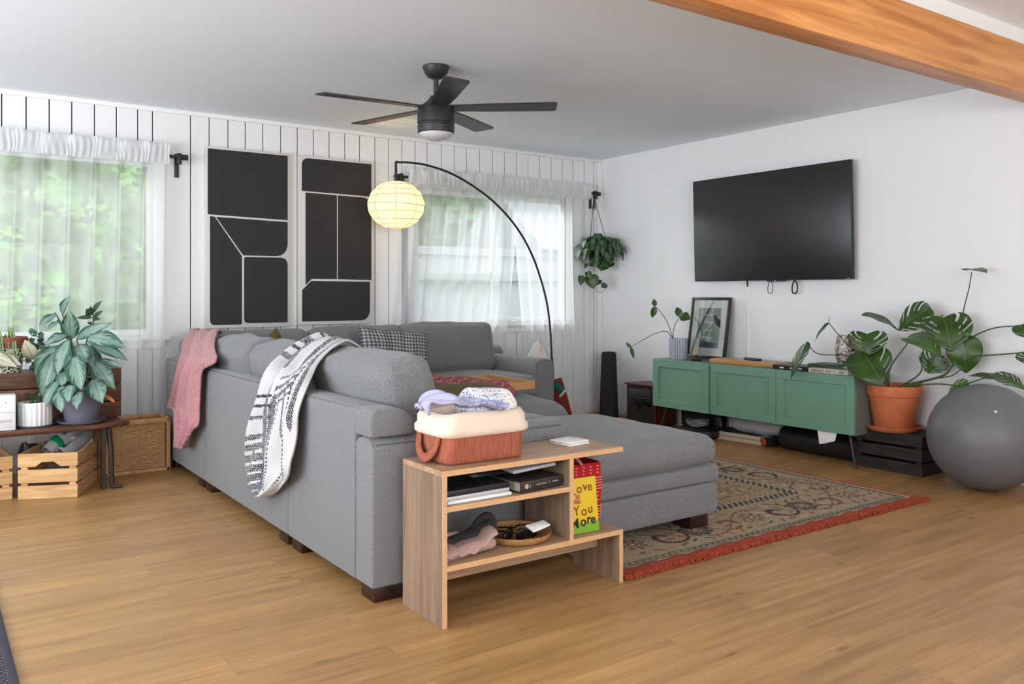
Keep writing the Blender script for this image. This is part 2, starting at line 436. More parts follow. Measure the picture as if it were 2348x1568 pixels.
    L.new(g.outputs['Fac'], bp.inputs['Height']); L.new(bp.outputs[0], p.inputs['Normal'])
    return m
m_floor = floor_mat()

def sheer_mat(name, clear, col=(0.93, 0.95, 0.96)):
    m = bpy.data.materials.new(name); m.use_nodes = True
    N, L = nodes(m); N.remove(N['Principled BSDF']); out = N['Material Output']
    tr = N.new('ShaderNodeBsdfTransparent'); tl = N.new('ShaderNodeBsdfTranslucent'); df = N.new('ShaderNodeBsdfDiffuse')
    tl.inputs[0].default_value = (*col, 1); df.inputs[0].default_value = (*col, 1)
    a = N.new('ShaderNodeMixShader'); a.inputs[0].default_value = 0.5; L.new(df.outputs[0], a.inputs[1]); L.new(tl.outputs[0], a.inputs[2])
    b = N.new('ShaderNodeMixShader')
    # the weave closes up where the cloth is seen edge-on
    lw = N.new('ShaderNodeLayerWeight'); lw.inputs[0].default_value = 0.35
    mr = N.new('ShaderNodeMapRange'); mr.inputs['To Min'].default_value = clear; mr.inputs['To Max'].default_value = clear * 0.2
    L.new(lw.outputs['Facing'], mr.inputs['Value']); L.new(mr.outputs[0], b.inputs[0])
    L.new(a.outputs[0], b.inputs[1]); L.new(tr.outputs[0], b.inputs[2]); L.new(b.outputs[0], out.inputs['Surface'])
    return m
m_sheer = sheer_mat('sheer white voile', 0.52)
m_sheerhd = sheer_mat('doubled voile header', 0.03)
def leaf_glow(name, c, t=0.5):
    m = bpy.data.materials.new(name); m.use_nodes = True
    N, L = nodes(m); N.remove(N['Principled BSDF']); out = N['Material Output']
    df = N.new('ShaderNodeBsdfDiffuse'); tl = N.new('ShaderNodeBsdfTranslucent'); a = N.new('ShaderNodeMixShader'); a.inputs[0].default_value = t
    tc = N.new('ShaderNodeTexCoord'); n = N.new('ShaderNodeTexNoise'); n.inputs['Scale'].default_value = 1.7; L.new(tc.outputs['Object'], n.inputs['Vector']); n.inputs['Scale'].default_value = 3.2
    r = ramp(N, [(0.38, tuple(q * 0.35 for q in c)), (0.52, c), (0.64, tuple(min(1, q * 1.9) for q in c))]); L.new(n.outputs['Fac'], r.inputs[0])
    L.new(r.outputs[0], df.inputs[0]); L.new(r.outputs[0], tl.inputs[0])
    L.new(df.outputs[0], a.inputs[1]); L.new(tl.outputs[0], a.inputs[2]); L.new(a.outputs[0], out.inputs['Surface'])
    return m
m_hedge = leaf_glow('sunlit garden leaves', (0.36, 0.53, 0.19))
m_glass = bpy.data.materials.new('window glass'); m_glass.use_nodes = True
def _g():
    N, L = nodes(m_glass); N.remove(N['Principled BSDF'])
    t = N.new('ShaderNodeBsdfTransparent'); g = N.new('ShaderNodeBsdfGlossy'); g.inputs['Roughness'].default_value = 0.02
    fr = N.new('ShaderNodeFresnel'); fr.inputs[0].default_value = 1.45; a = N.new('ShaderNodeMixShader')
    L.new(fr.outputs[0], a.inputs[0]); L.new(t.outputs[0], a.inputs[1]); L.new(g.outputs[0], a.inputs[2]); L.new(a.outputs[0], N['Material Output'].inputs['Surface'])
_g()

# ------------------------------------------------------------------ room shell
XW, YW, ZC = 5.28, 6.066, 2.375
ZR = 2.50     # ceiling on the camera's side of the beam
B().box(-2.7, XW + 0.12, -2.7, YW + 0.12, -0.1, 0.0).done('floor', m_floor, kind='structure', smooth=False)
B().box(-2.7, XW + 0.12, 2.14, YW + 0.12, ZC, ZC + 0.3).done('ceiling', m_ceil, kind='structure', smooth=False)
B().box(-2.7, XW + 0.12, -2.7, 2.20, ZR, ZR + 0.18).done('ceiling_rear', m_ceil, kind='structure', smooth=False)
B().box(XW, XW + 0.12, -2.7, YW + 0.12, 0, ZC + 0.2).done('wall_right', m_wall, kind='structure', smooth=False)
# windows: (x0, x1, z0, z1)
WIN = [(-0.55, 1.315, 0.83, 2.02), (3.30, 4.87, 0.86, 1.98)]
def holed(b, x0, x1, z0, z1, y0, y1, holes):
    xs = sorted({x0, x1, *[q for h in holes for q in h[:2]]}); zs = sorted({z0, z1, *[q for h in holes for q in h[2:]]})
    for i in range(len(xs) - 1):
        for k in range(len(zs) - 1):
            cx, cz = (xs[i] + xs[i + 1]) / 2, (zs[k] + zs[k + 1]) / 2
            if any(h[0] < cx < h[1] and h[2] < cz < h[3] for h in holes): continue
            b.box(xs[i], xs[i + 1], y0, y1, zs[k], zs[k + 1])
b = B(); b.mi = 1; holed(b, -2.7, XW, 0, ZC, YW + 0.014, YW + 0.12, WIN); b.mi = 0
gr = [-2.7 + 0.128 * i for i in range(24)]
gr = [g for g in gr if g < 0.36] + [0.425, .556, .683, .811, .943, 1.074, 1.205, 1.298, 1.545, 1.671, 1.801, 1.924, 2.051, 2.184, 2.31, 2.436, 2.561, 2.689, 2.812, 2.942, 3.063, 3.18, 3.30, 3.411, 3.543, 3.669, 3.788, 3.92, 4.054, 4.176, 4.307, 4.43, 4.56, 4.688, 4.819, 4.942, 5.077, 5.194, 5.28]
for a, c in zip(gr[:-1], gr[1:]):
    a2, c2 = a + 0.0035, c - (0.0035 if c < 5.27 else 0)
    segs = [(0, ZC)]
    cuts = sorted([(h[2] - 0.06, h[3] + 0.06) for h in WIN if h[0] - 0.06 < (a + c) / 2 < h[1] + 0.06])
    z = 0
    for lo, hi in cuts: b.box(a2, c2, YW, YW + 0.015, z, lo, 0.002, 1); z = hi
    b.box(a2, c2, YW, YW + 0.015, z, ZC, 0.002, 1)
b.done('wall_back', [m_ship, m_groove], kind='structure', smooth=False)
b = B()   # left wall with a wide window opening
for (y0, y1, z0, z1) in [(-2.7, .25, 0, ZR), (4.95, YW + 0.1, 0, ZR), (.25, 4.95, 0, 0.2), (.25, 4.95, 2.25, ZR)]: b.box(-2.72, -2.6, y0, y1, z0, z1)
b.done('wall_left', m_wall, kind='structure', smooth=False)
b = B()   # rear wall behind the camera
for (x0, x1, z0, z1) in [(-2.7, -0.85, 0, ZR), (2.85, XW, 0, ZR), (-0.85, 2.85, 0, 0.5), (-0.85, 2.85, 2.35, ZR)]: b.box(x0, x1, -2.72, -2.6, z0, z1)
b.done('wall_rear', m_wall, kind='structure', smooth=False)
# trims
b = B(); b.box(-2.6, XW, YW - 0.022, YW, ZC - 0.032, ZC, 0.006); b.done('trim_1', m_trim, kind='structure')
b = B(); b.box(XW - 0.014, XW, -2.6, YW, 0.0, 0.09, 0.004); b.done('baseboard_right', m_trim, kind='structure')
b = B(); b.box(-2.6, XW - 0.015, YW - 0.014, YW, 0.0, 0.09, 0.004); b.done('baseboard_back', m_trim, kind='structure')
b = B(); b.box(XW - 0.05, XW - 0.0, YW - 0.028, YW - 0.001, 0.09, ZC - 0.032, 0.004); b.done('trim_2', m_trim, kind='structure')
# beam and the white header board above it
b = B(); b.box(-2.6, XW - 0.001, 2.095, 2.22, 2.172, 2.426, 0.007, 2)
bo = b.done('ceiling_beam', m_beam, kind='structure'); tag(bo, 'long orange fir ceiling beam crossing the upper right corner', 'beam')
b = B(); b.box(-2.6, XW - 0.001, 2.098, 2.13, 2.426, ZR); b.done('trim_3', m_trim, kind='structure')

def window(n, h, mull=(), rails=()):
    x0, x1, z0, z1 = h
    root = bpy.data.objects.new('window_%d' % n, None); COL.objects.link(root); root.location = ((x0 + x1) / 2, YW + 0.06, z0)
    root['kind'] = 'structure'; off = root.location.copy()
    b = B(); t = 0.045
    for (a, c, e, g) in [(x0, x1, z0, z0 + t), (x0, x1, z1 - t, z1), (x0, x0 + t, z0, z1), (x1 - t, x1, z0, z1)] + [(m - t * .7, m + t * .7, z0, z1) for m in mull] + [(a_, c_, z_ - .02, z_ + .02) for a_, c_, z_ in rails]:
        hz_ = (c - a) > (g - e); b.box(a, c, YW + (0.032 if hz_ else .03), YW + (0.073 if hz_ else .075), e, g, 0.002, 1)
    b.done('window_frame', m_trim, root, off)
    b = B()
    for (a, c, e, g) in [(x0 - .06, x1 + .06, z1, z1 + .06), (x0 - .06, x0, z0, z1), (x1, x1 + .06, z0, z1)]: b.box(a, c, YW - 0.012, YW + 0.03, e, g, 0.003, 1)
    b.done('window_casing', m_trim, root, off)
    b = B(); b.box(x0 - .09, x1 + .09, YW - 0.04, YW + 0.03, z0 - 0.03, z0, 0.005); b.box(x0 - .06, x1 + .06, YW - .014, YW + .03, z0 - .08, z0 - .03, .003, 1); b.done('window_sill', m_trim, root, off)
    b = B(); b.raw([(x0, YW + .055, z0), (x1, YW + .055, z0), (x1, YW + .055, z1), (x0, YW + .055, z1)], [(0, 1, 2, 3)]); b.done('window_pane', m_glass, root, off)
window(1, WIN[0])
window(2, WIN[1], mull=(4.10,), rails=((3.30, 4.10, 1.30),))

# ------------------------------------------------------------------ garden outside
b = B(); b.box(-14, 24, YW + 0.3, 30, -0.5, -0.35)
tag(b.done('garden_lawn', M_('lawn green', (0.10, 0.20, 0.05), 0.9, var=(5, 0.3)), kind='structure'), 'green lawn outside the windows', 'lawn')
rnd = random.Random(4)
def bush(name, x0, x1, y0, y1, z0, z1, n, size, mat, label, cat):
    b = B()
    for _ in range(n):
        x, y, z = rnd.uniform(x0, x1), rnd.uniform(y0, y1), rnd.uniform(z0, z1)
        d = V((rnd.gauss(0, 1), rnd.gauss(0, 1), rnd.gauss(-.3, .7))).normalized(); s = size * rnd.uniform(.6, 1.4)
        p = V((x, y, z)); b.leaf(p, p + d * s, s * .55, (rnd.gauss(0, .5), -1 + rnd.gauss(0, .6), .8), droop=.06, nu=2, nv=3)
    b.box(x0, x1, y1, y1 + .12, -.35, z1 - .1)
    return tag(b.done(name, mat, kind='stuff'), label, cat)
bush('laurel_hedge', -2.6, 3.1, 7.4, 8.3, -.3, 3.2, 8500, .12, m_hedge, 'bright green laurel hedge filling the left window', 'hedge')
bush('garden_tree', 3.0, 9.0, 12.0, 13.5, .6, 6.0, 3000, .34, leaf_glow('pale tree leaves', (0.30, 0.46, 0.20)), 'pale green tree above the white shed outside', 'tree')
sh = thing('garden_shed', 'white board shed seen through the right window', 'shed', (6.4, 9.2, -.35))
b = B(); b.box(3.4, 12, 9.2, 11.2, -.35, 1.66)
b.done('wall', M_('white shed siding', (0.50, 0.50, 0.52), .7), sh, (6.4, 9.2, -.35), smooth=False)
b = B(); b.box(3.3, 12, 9.12, 9.2, 1.28, 1.36); b.box(3.3, 12, 9.12, 9.2, 1.60, 1.70)
b.done('batten', M_('grey shed trim', (0.42, 0.43, 0.45), .7), sh, (6.4, 9.2, -.35))
b = B(); b.prism([(9.0, 1.7), (11.4, 1.7), (10.2, 2.6)], 6.85, 12.2, M=Matrix(((0, 0, 1, 0), (1, 0, 0, 0), (0, 1, 0, 0), (0, 0, 0, 1))))
b.done('roof', M_('grey shed roof', (0.36, 0.37, 0.39), .8), sh, (6.4, 9.2, -.35), smooth=False)

# ------------------------------------------------------------------ sheer curtains and rods
def curtain(name, top, bot, z0, z1, nw, label, yb=5.99, amp=0.036, seed=0, mid=None, headh=0.085):
    root = thing(name, label, 'curtain', ((top[0] + top[1]) / 2, yb, z1), 0, 'sheer white curtains')
    off = root.location.copy(); rr = random.Random(seed)
    ph = [rr.uniform(-.6, .6) for _ in range(60)]; am = [rr.uniform(.55, 1.25) for _ in range(60)]
    def prof(u, k):
        s = u * nw; i = int(s) % 60
        a = am[i] * (1 - (s - int(s))) + am[(i + 1) % 60] * (s - int(s))
        return a * math.sin(2 * PI * s + ph[i] * (1 - (s - int(s))) + ph[(i + 1) % 60] * (s - int(s)))
    def fn(u, v):
        z = z1 - v * (z1 - z0); e = v ** 1.3
        xl = top[0] + (bot[0] - top[0]) * e; xr = top[1] + (bot[1] - top[1]) * e
        if mid: q = 4 * v * (1 - v); xl += mid[0] * q; xr += mid[1] * q
        x = xl + (xr - xl) * u
        a = amp * (0.65 + 0.5 * v)
        return V((x + 0.012 * math.sin(2 * PI * u * nw * 1.0 + 1.5 + seed), yb + a * prof(u, 0) * 0.9 + 0.006 * math.sin(u * nw * 13 + v * 5), z))
    b = B(); b.grid(int(nw * 14), 40, fn); b.done('panel', m_sheer, root, off, angle=180)
    def fh(side):
        def f(u, v):
            p = fn(u, 0); zz = z1 + 0.038 - v * (headh + .055)
            k = prof(u, 0); cr = .006 * math.sin(u * nw * 31 + seed) * math.sin(u * 17 + v * 2)
            edge = 1 - (2 * v - 1) ** 6
            return V((p.x + .004 * math.sin(v * 5 + u * 40), yb - 0.006 + side * (.030 + .010 * k * (1.2 - v)) * (.35 + .65 * edge) + cr, zz + 0.006 * math.sin(u * nw * 9.0) * (1 - v)))
        return f
    b = B(); b.grid(int(nw * 24), 8, fh(-1)); b.grid(int(nw * 24), 8, fh(1)); b.done('header', m_sheerhd, root, off, angle=180)
    return root
curtain('sheer_curtain', (-0.85, 1.385), (-0.9, 1.36), 0.19, 2.085, 15, 'wide sheer white curtain over the left window, green garden behind', seed=2)
curtain('sheer_curtain', (3.17, 4.29), (2.98, 4.08), 0.05, 2.085, 8, 'left half of the sheer curtain pair at the corner window, behind the arc lamp', seed=5, mid=(0, -.02))
curtain('sheer_curtain', (4.21, 5.07), (4.40, 5.07), 0.03, 2.085, 6.5, 'right half of the sheer curtain pair, next to the hanging plant', seed=8, mid=(0, -.02))
def rod(x0, x1, ends, label):
    r = thing('curtain_rod', label, 'curtain rod', ((x0 + x1) / 2, 5.985, 2.04)); off = r.location.copy()
    B().cyl((x0, 5.985, 2.04), (x1, 5.985, 2.04), .011, seg=12).done('rod', m_black, r, off)
    for x in ends:
        b = B(); b.box(x - .014, x + .014, 5.97, 5.999, 1.99, 2.065, .003); b.box(x - .012, x + .012, 5.975, YW, 2.045, 2.06, .003); b.box(x - .014, x + .014, YW - .014, YW - .001, 1.91, 2.07, .003)
        b.done('bracket', m_black, r, off)
        b = B(); b.cyl((x + (.02 if x > (x0 + x1) / 2 else -.02), 5.985, 2.04), (x + (.055 if x > (x0 + x1) / 2 else -.055), 5.985, 2.04), .019, seg=16); b.done('finial', m_black, r, off)
rod(-.9, 1.47, (1.45,), 'short black curtain rod end left of the abstract panels')
rod(3.1, 5.16, (3.13, 5.14), 'black curtain rod carrying the hanging plant in the corner')
# ------------------------------------------------------------------ abstract black panels
m_canvas = M_('off white canvas', (0.62, 0.60, 0.57), 0.8, bump=(300, .2))
m_ink = M_('matte black paint', (0.018, 0.018, 0.019), 0.72, bump=(260, .15))
def arc(cx, cy, r, a0, a1, n=8): return [(cx + r * math.cos(math.radians(a0 + (a1 - a0) * i / n)), cy + r * math.sin(math.radians(a0 + (a1 - a0) * i / n))) for i in range(n + 1)]
def panel(name, label, x0, x1, z0, z1, shapes, ph):
    """shapes are drawn in zoomed photo units, mapped to the panel's own width and height"""
    r = thing(name, label, 'wall art', ((x0 + x1) / 2, YW, z0), 0, 'abstract black panels'); off = r.location.copy()
    B().box(x0, x1, YW - .042, YW - .002, z0, z1, .003).done('canvas', m_canvas, r, off)
    w, h = x1 - x0, z1 - z0
    for s in shapes:
        pts = [(x0 + p[0] * w, z0 + p[1] * h) for p in s]
        b = B(); b.prism(pts, 0, .0022, M=Matrix(((1, 0, 0, 0), (0, 0, -1, YW - .042), (0, 1, 0, 0), (0, 0, 0, 1))))
        b.done('painted_shape', m_ink, r, off, smooth=False)
def rr(poly, rad):
    """polygon with rounded corners; rad is one radius per corner (in x units), aspect handled by caller"""
    out = []; n = len(poly); AS = 0.5
    for i, p in enumerate(poly):
        q = rad[i]
        if q <= 0: out.append(p); continue
        P = V((p[0], p[1] / AS, 0)); A = V((*poly[i - 1], 0)); A.y /= AS; C = V((*poly[(i + 1) % n], 0)); C.y /= AS
        a = (A - P).normalized() * q; c = (C - P).normalized() * q
        for k in range(9):
            t = k / 8; o = (P + a) * (1 - t) ** 2 + P * 2 * t * (1 - t) + (P + c) * t * t
            out.append((o.x, o.y * AS))
    return out
panel('abstract_panel', 'left abstract black panel with a slanting white line and rounded blocks', 1.637, 2.234, .875, 2.067 + .075 - .0, [
    [(.02, .986), (.02, .625), (.975, .615), (.975, .986)],
    rr([(.115, .613), (.975, .603), (.975, .405), (.435, .405), (.415, .415)], [.0, .0, .16, .0, .03]),
    rr([(.045, .615), (.098, .614), (.415, .40), (.415, .018), (.045, .018)], [0, 0, .02, .02, .06]),
    rr([(.442, .397), (.975, .397), (.975, .025), (.442, .025)], [.03, .09, .01, .05])], 0)
panel('abstract_panel', 'right abstract black panel with a vertical white line, partly behind the paper lantern', 2.306, 2.895, .885, 2.067 + .073, [
    rr([(.035, .985), (.035, .79), (.99, .785), (.99, .985)], [.09, 0, 0, 0]),
    [(.085, .782), (.505, .778), (.505, .272), (.165, .272), (.085, .235)],
    rr([(.52, .778), (.99, .775), (.99, .268), (.52, .272)], [0, .13, 0, 0]),
    rr([(.04, .205), (.16, .26), (.97, .257), (.97, .02), (.04, .02)], [0, 0, 0, .14, 0])], 0)

# ------------------------------------------------------------------ television
TV = thing('television', 'large black flat television mounted high on the white wall', 'television', (5.20, 4.105, 1.21)); off = TV.location.copy()
tvM = xf((5.195, 4.105, 1.62), ry=math.radians(-1.6))
b = B(); b.box(0, .03, -.715, .715, -.405, .41, .004, M=tvM); b.box(.028, .06, -.45, .45, -.28, .2, .01, M=tvM); b.done('casing', m_black, TV, off)
b = B(); b.box(-.0015, .001, -.709, .709, -.394, .405, .0005, M=tvM); b.done('screen', m_tv, TV, off)
b = B(); b.box(-.004, .01, -.16, -.005, -.414, -.402, .002, M=tvM); b.done('sensor_bar', m_black, TV, off)
B().box(-.0048, -.004, -.088, -.076, -.409, -.405, M=tvM).done('indicator_mark', m_trim, TV, off)
b = B()
for q in range(6): b.box(-.0025, -.0005, -.702 + .0052 * q, -.702 + .0052 * q + .004, -.400, -.3965, M=tvM)
b.done('badge', M_('silver badge', (.6, .6, .62), .4), TV, off)
b = B(); b.box(.055, .0845, -.25, .25, -.15, .15, .003, M=xf((5.195, 4.105, 1.62))); b.done('wall_mount', m_black, TV, off)
for y, n in ((3.995 + .08, 1), (3.86, 2)):
    b = B(); P0 = V((5.215, y, 1.215))
    b.tube([P0, P0 + V((0, -.022, -.035)), P0 + V((0, -.018, -.085)), P0 + V((0, .004, -.097)), P0 + V((0, .022, -.08)), P0 + V((0, .018, -.03)), P0 + V((0, .0, .0))], .0035 * n * .8, 6, smooth=5)
    tag(b.done('cable_loop', m_black, off=P0), 'thin black cable loop hanging under the television middle' if n == 1 else 'thick black cable loop under the television, nearer its right end', 'cable')
b = B(); b.tube([(5.266, 4.336, 1.25), (5.272, 4.335, 1.17)], .006, 8); b.mi = 1; b.tube([(5.276, 4.335, 1.18), (5.276, 4.335, .62)], .0055, 8)
tag(b.done('cable_cover', [m_black, m_trim], off=(5.27, 4.335, .62)), 'white cable running down the wall from the television to the green cabinet', 'cable')

# ------------------------------------------------------------------ green media cabinet
y0, y1, zb, zt = 3.152, 4.952, .213, .593
CAB = thing('media_cabinet', 'long low sage green media cabinet with three panelled doors under the television', 'cabinet', (5.06, (y0 + y1) / 2, 0)); off = CAB.location.copy()
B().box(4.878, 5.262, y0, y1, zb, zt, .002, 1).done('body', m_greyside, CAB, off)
def cabdoor(a, c, ang=0):
    b = B(); M = xf((4.878, c, 0), rz=ang); w = c - a
    X0 = -.018
    b.box(X0 + .011, 0, -w + .004, -.003, zb + .003, zt - .002, .001, 1, M=M)
    fr = .062
    for (ya, yb_, za, zb_) in [(-w + .002, -.002, zb + .002, zb + fr), (-w + .002, -.002, zt - fr, zt - .001), (-w + .002, -w + fr, zb + fr, zt - fr), (-fr, -.002, zb + fr, zt - fr)]:
        b.box(X0, X0 + .013, ya, yb_, za, zb_, .0015, 1, M=M)
    d = b.done('door', m_green, CAB, off)
    k = B(); kz = zb + .03; ky = -w + .1 if a > 4 else -w + .17
    k.cyl((X0 - .001, ky, kz), (X0 + .002, ky, kz), .006, seg=12, M=M); k.done('screw_hole', m_black, d)
    return d
for o_ in [cabdoor(4.352, 4.952, math.radians(-1.1)), cabdoor(3.752, 4.352), cabdoor(3.152, 3.752)]: pass
for x, sx in ((4.93, -.03), (5.21, .02)):
    for y, sy in ((3.23, -.06), (4.86, .05)):
        B().cyl((x, y, zb), (x + sx, y + sy, 0.0), .014, .008, seg=12).done('leg', m_black, CAB, off)

# --- on the cabinet
P = V((5.05, 4.96 - .16, zt))
pot = thing('ribbed_planter', 'blue and white vertically striped ribbed planter with three thin stems on the green cabinet', 'potted plant', PX(1555, 825, X=4.99) * 1.0)
pot.location.z = zt; c = pot.location.copy()
m_rib = bpy.data.materials.new('blue white striped glaze'); m_rib.use_nodes = True
def _rib():
    N, L = nodes(m_rib); p = N['Principled BSDF']; p.inputs['Roughness'].default_value = .3
    uv = N.new('ShaderNodeUVMap'); sp = N.new('ShaderNodeSeparateXYZ'); L.new(uv.outputs[0], sp.inputs[0])
    m1 = N.new('ShaderNodeMath'); m1.operation = 'MULTIPLY'; m1.inputs[1].default_value = 2 * PI * 34; L.new(sp.outputs[0], m1.inputs[0])
    m2 = N.new('ShaderNodeMath'); m2.operation = 'SINE'; L.new(m1.outputs[0], m2.inputs[0])
    r = ramp(N, [(.25, (.10, .14, .22)), (.6, (.62, .66, .70))]); m3 = N.new('ShaderNodeMapRange'); m3.inputs['From Min'].default_value = -1; L.new(m2.outputs[0], m3.inputs[0]); L.new(m3.outputs[0], r.inputs[0]); L.new(r.outputs[0], p.inputs[0])
_rib()
B().lathe([(.0, 0), (.066, 0), (.070, .01), (.0745, .155), (.0755, .166), (.070, .166), (.068, .13), (0, .13)], seg=136, fr=lambda a, z: 1 + .012 * math.sin(a * 34)).done('pot', m_rib, pot)
B().lathe([(0, .132), (.069, .131)], seg=24).done('soil', m_soil, pot)
def stemleaf(root, off, pts, X0, w, n=(-.8, -.3, .5), tip=None, mat=None, sr=.0022, droop=.05, heart=.0):
    """a stem through photo points (px, py, x) and a leaf from its end to tip"""
    q = [PX(a, bb, X=x) for a, bb, x in pts]
    b = B(); b.tube(q, [sr * 1.6, sr], 6, smooth=6); b.done('stem', m_stemdk, root, off)
    t = PX(tip[0], tip[1], X=tip[2]); b = B()
    b.leaf(q[-1], t, w, n, droop=droop, fold=.25, nu=8, nv=14, heart=heart); b.done('leaf', mat or m_leafdk, root, off, solid=.0008, angle=180)
c2 = c.copy()
stemleaf(pot, c2, [(1543, 778, c.x), (1538, 760, c.x), (1528, 735, c.x), (1512, 712, c.x), (1502, 702, c.x)], 0, .052, (-.6, -.75, .1), (1495, 729, c.x - .01), droop=.02)
bb_ = B(); bb_.leaf(PX(1502, 702, X=c.x), PX(1499, 685, X=c.x), .045, (-.6, -.75, 0)); bb_.done('leaf', m_leafdk, pot, c2)
stemleaf(pot, c2, [(1543, 778, c.x), (1544, 760, c.x), (1549, 742, c.x), (1560, 725, c.x)], 0, .085, (-.7, -.25, .5), (1584, 732, c.x + .02))
bb_ = B(); bb_.leaf(PX(1562, 727, X=c.x), PX(1551, 704, X=c.x), .06, (-.7, -.25, .5), droop=.1); bb_.done('leaf', m_leafdk, pot, c2)
stemleaf(pot, c2, [(1540, 776, c.x), (1532, 762, c.x), (1518, 760, c.x), (1495, 768, c.x), (1470, 782, c.x), (1446, 795, c.x)], 0, .032, (-.6, -.75, .1), (1454, 823, c.x), droop=.02)
bb_ = B(); bb_.leaf(PX(1447, 797, X=c.x), PX(1435, 785, X=c.x), .03, (-.6, -.75, 0)); bb_.done('leaf', m_leafdk, pot, c2)

fr = thing('framed_print', 'black framed dark blue print with four white mountain sketches leaning on the wall', 'framed print', (5.19, 4.66, zt))
ang = math.atan2(.075, .49)
fM = basis(V((5.165, 4.655, zt + .004)), V((0, -1, 0)), V((math.sin(ang), 0, math.cos(ang))), V((-math.cos(ang), 0, math.sin(ang))))
off = fr.location.copy()
W_, H_ = .2, .492
b = B()
for (a, bb2, e, g) in [(-W_, W_, 0, .022), (-W_, W_, H_ - .022, H_), (-W_, -W_ + .022, .02, H_ - .02), (W_ - .022, W_, .02, H_ - .02)]: b.box(a, bb2, e, g, 0, .024, .002, M=fM)
b.box(-W_ + .01, W_ - .01, .01, H_ - .01, .001, .008, M=fM)
b.done('frame', M_('dark brown frame', (.018, .012, .009), .4), fr, off)
B().box(-W_ + .021, W_ - .021, .021, H_ - .021, .008, .014, M=fM).done('mat_board', m_white, fr, off)
B().box(-.118, .118, .085, .405, .0135, .0152, M=fM).done('print', M_('slate blue print', (.06, .085, .105), .35, var=(5, .1)), fr, off)
b = B(); r9 = random.Random(3)
for cy_, sc_ in ((.345, 1), (.285, .8), (.225, .9), (.165, 1.05)):
    for k in range(3):
        x = -.06 * sc_ + r9.uniform(0, .015); pts = []
        while x < .055 * sc_:
            h = (.022 - abs(x) * .33) * sc_; pts.append((x, cy_ + r9.uniform(-.4, 1) * max(h, .003), .0162)); x += r9.uniform(.006, .012)
        b.tube(pts, .0011, 4, M=fM)
b.lathe([(0, 0), (.005, 0), (.005, .001), (0, .001)], (-.085, .372, .0155), 10, M=fM)
b.done('sketch_lines', M_('white ink', (.75, .77, .78), .6), fr, off)
B().box(-W_ + .022, W_ - .022, .022, H_ - .022, .0175, .0195, M=fM).done('glass', m_glass, fr, off, smooth=False)
ch = thing('candle_holder', 'small dark metal chamberstick with an amber candle in front of the framed print', 'candle holder', PX(1597, 824, X=4.98)); ch.location.z = zt
B().lathe([(0, 0), (.034, 0), (.040, .004), (.043, .010), (.038, .008), (.012, .006), (.008, .02), (.012, .03), (.015, .045), (.010, .045), (0, .04)], seg=28).done('holder', M_('dark brass', (.06, .045, .025), .4, metal=.7), ch)
B().lathe([(0, .04), (.0105, .04), (.0095, .085), (.008, .10), (0, .102)], seg=16, fr=lambda a, z: 1 + .1 * math.sin(3 * a + z * 60)).done('candle', M_('amber wax', (.55, .25, .07), .5), ch)
def lay(name, label, cat, cx_, cy_, z, L_, W2, H2, rz, mat, group=None, bev=.003, pages=None):
    """flat thing lying down: L along local y, W along local x"""
    r = thing(name, label, cat, (cx_, cy_, z), rz, group)
    if pages:
        B().box(-W2 / 2 + .003, W2 / 2 - .003, -L_ / 2 + .003, L_ / 2 - .003, .003, H2 - .003).done('pages', pages, r)
        b = B(); b.box(-W2 / 2, W2 / 2, -L_ / 2, L_ / 2, 0, .003, .0008, 1); b.box(-W2 / 2, W2 / 2, -L_ / 2, L_ / 2, H2 - .003, H2, .0008, 1); b.box(-W2 / 2, -W2 / 2 + .003, -L_ / 2, L_ / 2, 0, H2, .0008, 1)
        b.done('cover', mat, r)
    else:
        B().box(-W2 / 2, W2 / 2, -L_ / 2, L_ / 2, 0, H2, bev).done('body', mat, r)
    return r
m_oakbox = M_('golden oak', (.46, .235, .085), .45, var=(20, .1, (6, 1, 6)))
r = thing('wooden_board', 'flat golden wooden box with a remote on it on the green cabinet', 'box', (5.02, 4.11, zt), 0.05)
B().box(-.1, .12, -.29, .29, 0, .031, .004).done('body', m_oakbox, r); B().box(-.095, .115, -.285, .285, .031, .0335, .001).done('lid', M_('pale worn lid', (.50, .33, .2), .5, var=(12, .1)), r)
lay('remote_control', 'black remote control lying on the flat wooden box', 'remote', 5.02, 4.08, zt + .0335, .17, .045, .018, -.25, m_black, bev=.008)
bk = lay('book', 'black hardback book lying beside the wooden box on the cabinet', 'book', 4.985, 3.66, zt, .27, .2, .03, .06, M_('black cover', (.012, .012, .014), .4), 'books on the green cabinet', pages=m_paper)
b = B()
for i, (s_, q) in enumerate((('▮▮', -.09), ('▮▮▮', -.03), ('▮▮', .05))): b.box(-.1012, -.1002, q, q + .032, .009, .02)
b.done('spine_title', M_('pale print', (.55, .55, .55), .6), bk)
bk = lay('book', 'cream hardback book with a printed spine under the green book', 'book', 4.985, 3.35, zt, .30, .22, .03, -.03, M_('cream cover', (.62, .56, .47), .6), 'books on the green cabinet', pages=m_paper)
b = B(); rq = random.Random(5); q = .13
while q > -.12: b.box(-.1108, -.11, q - rq.uniform(.003, .006), q, .006 + rq.uniform(0, .003), .024 - rq.uniform(0, .004)); q -= rq.uniform(.007, .010) + (.012 if rq.random() < .13 else 0)
b.done('spine_title', M_('brown ink', (.2, .12, .08), .6), bk)
lay('book', 'dark green book on top of the cream book, under the speckled vase', 'book', 5.03, 3.42, zt + .030, .26, .19, .022, .05, M_('dark green cover', (.03, .075, .03), .5, var=(60, .4)), 'books on the green cabinet', pages=m_paper)
vs = thing('mosaic_vase', 'tall speckled brown and white mosaic glass vase on the green book', 'vase', PX(1940, 835, X=5.06)); vs.location.z = zt + .052
m_mos = bpy.data.materials.new('speckled mosaic glass'); m_mos.use_nodes = True
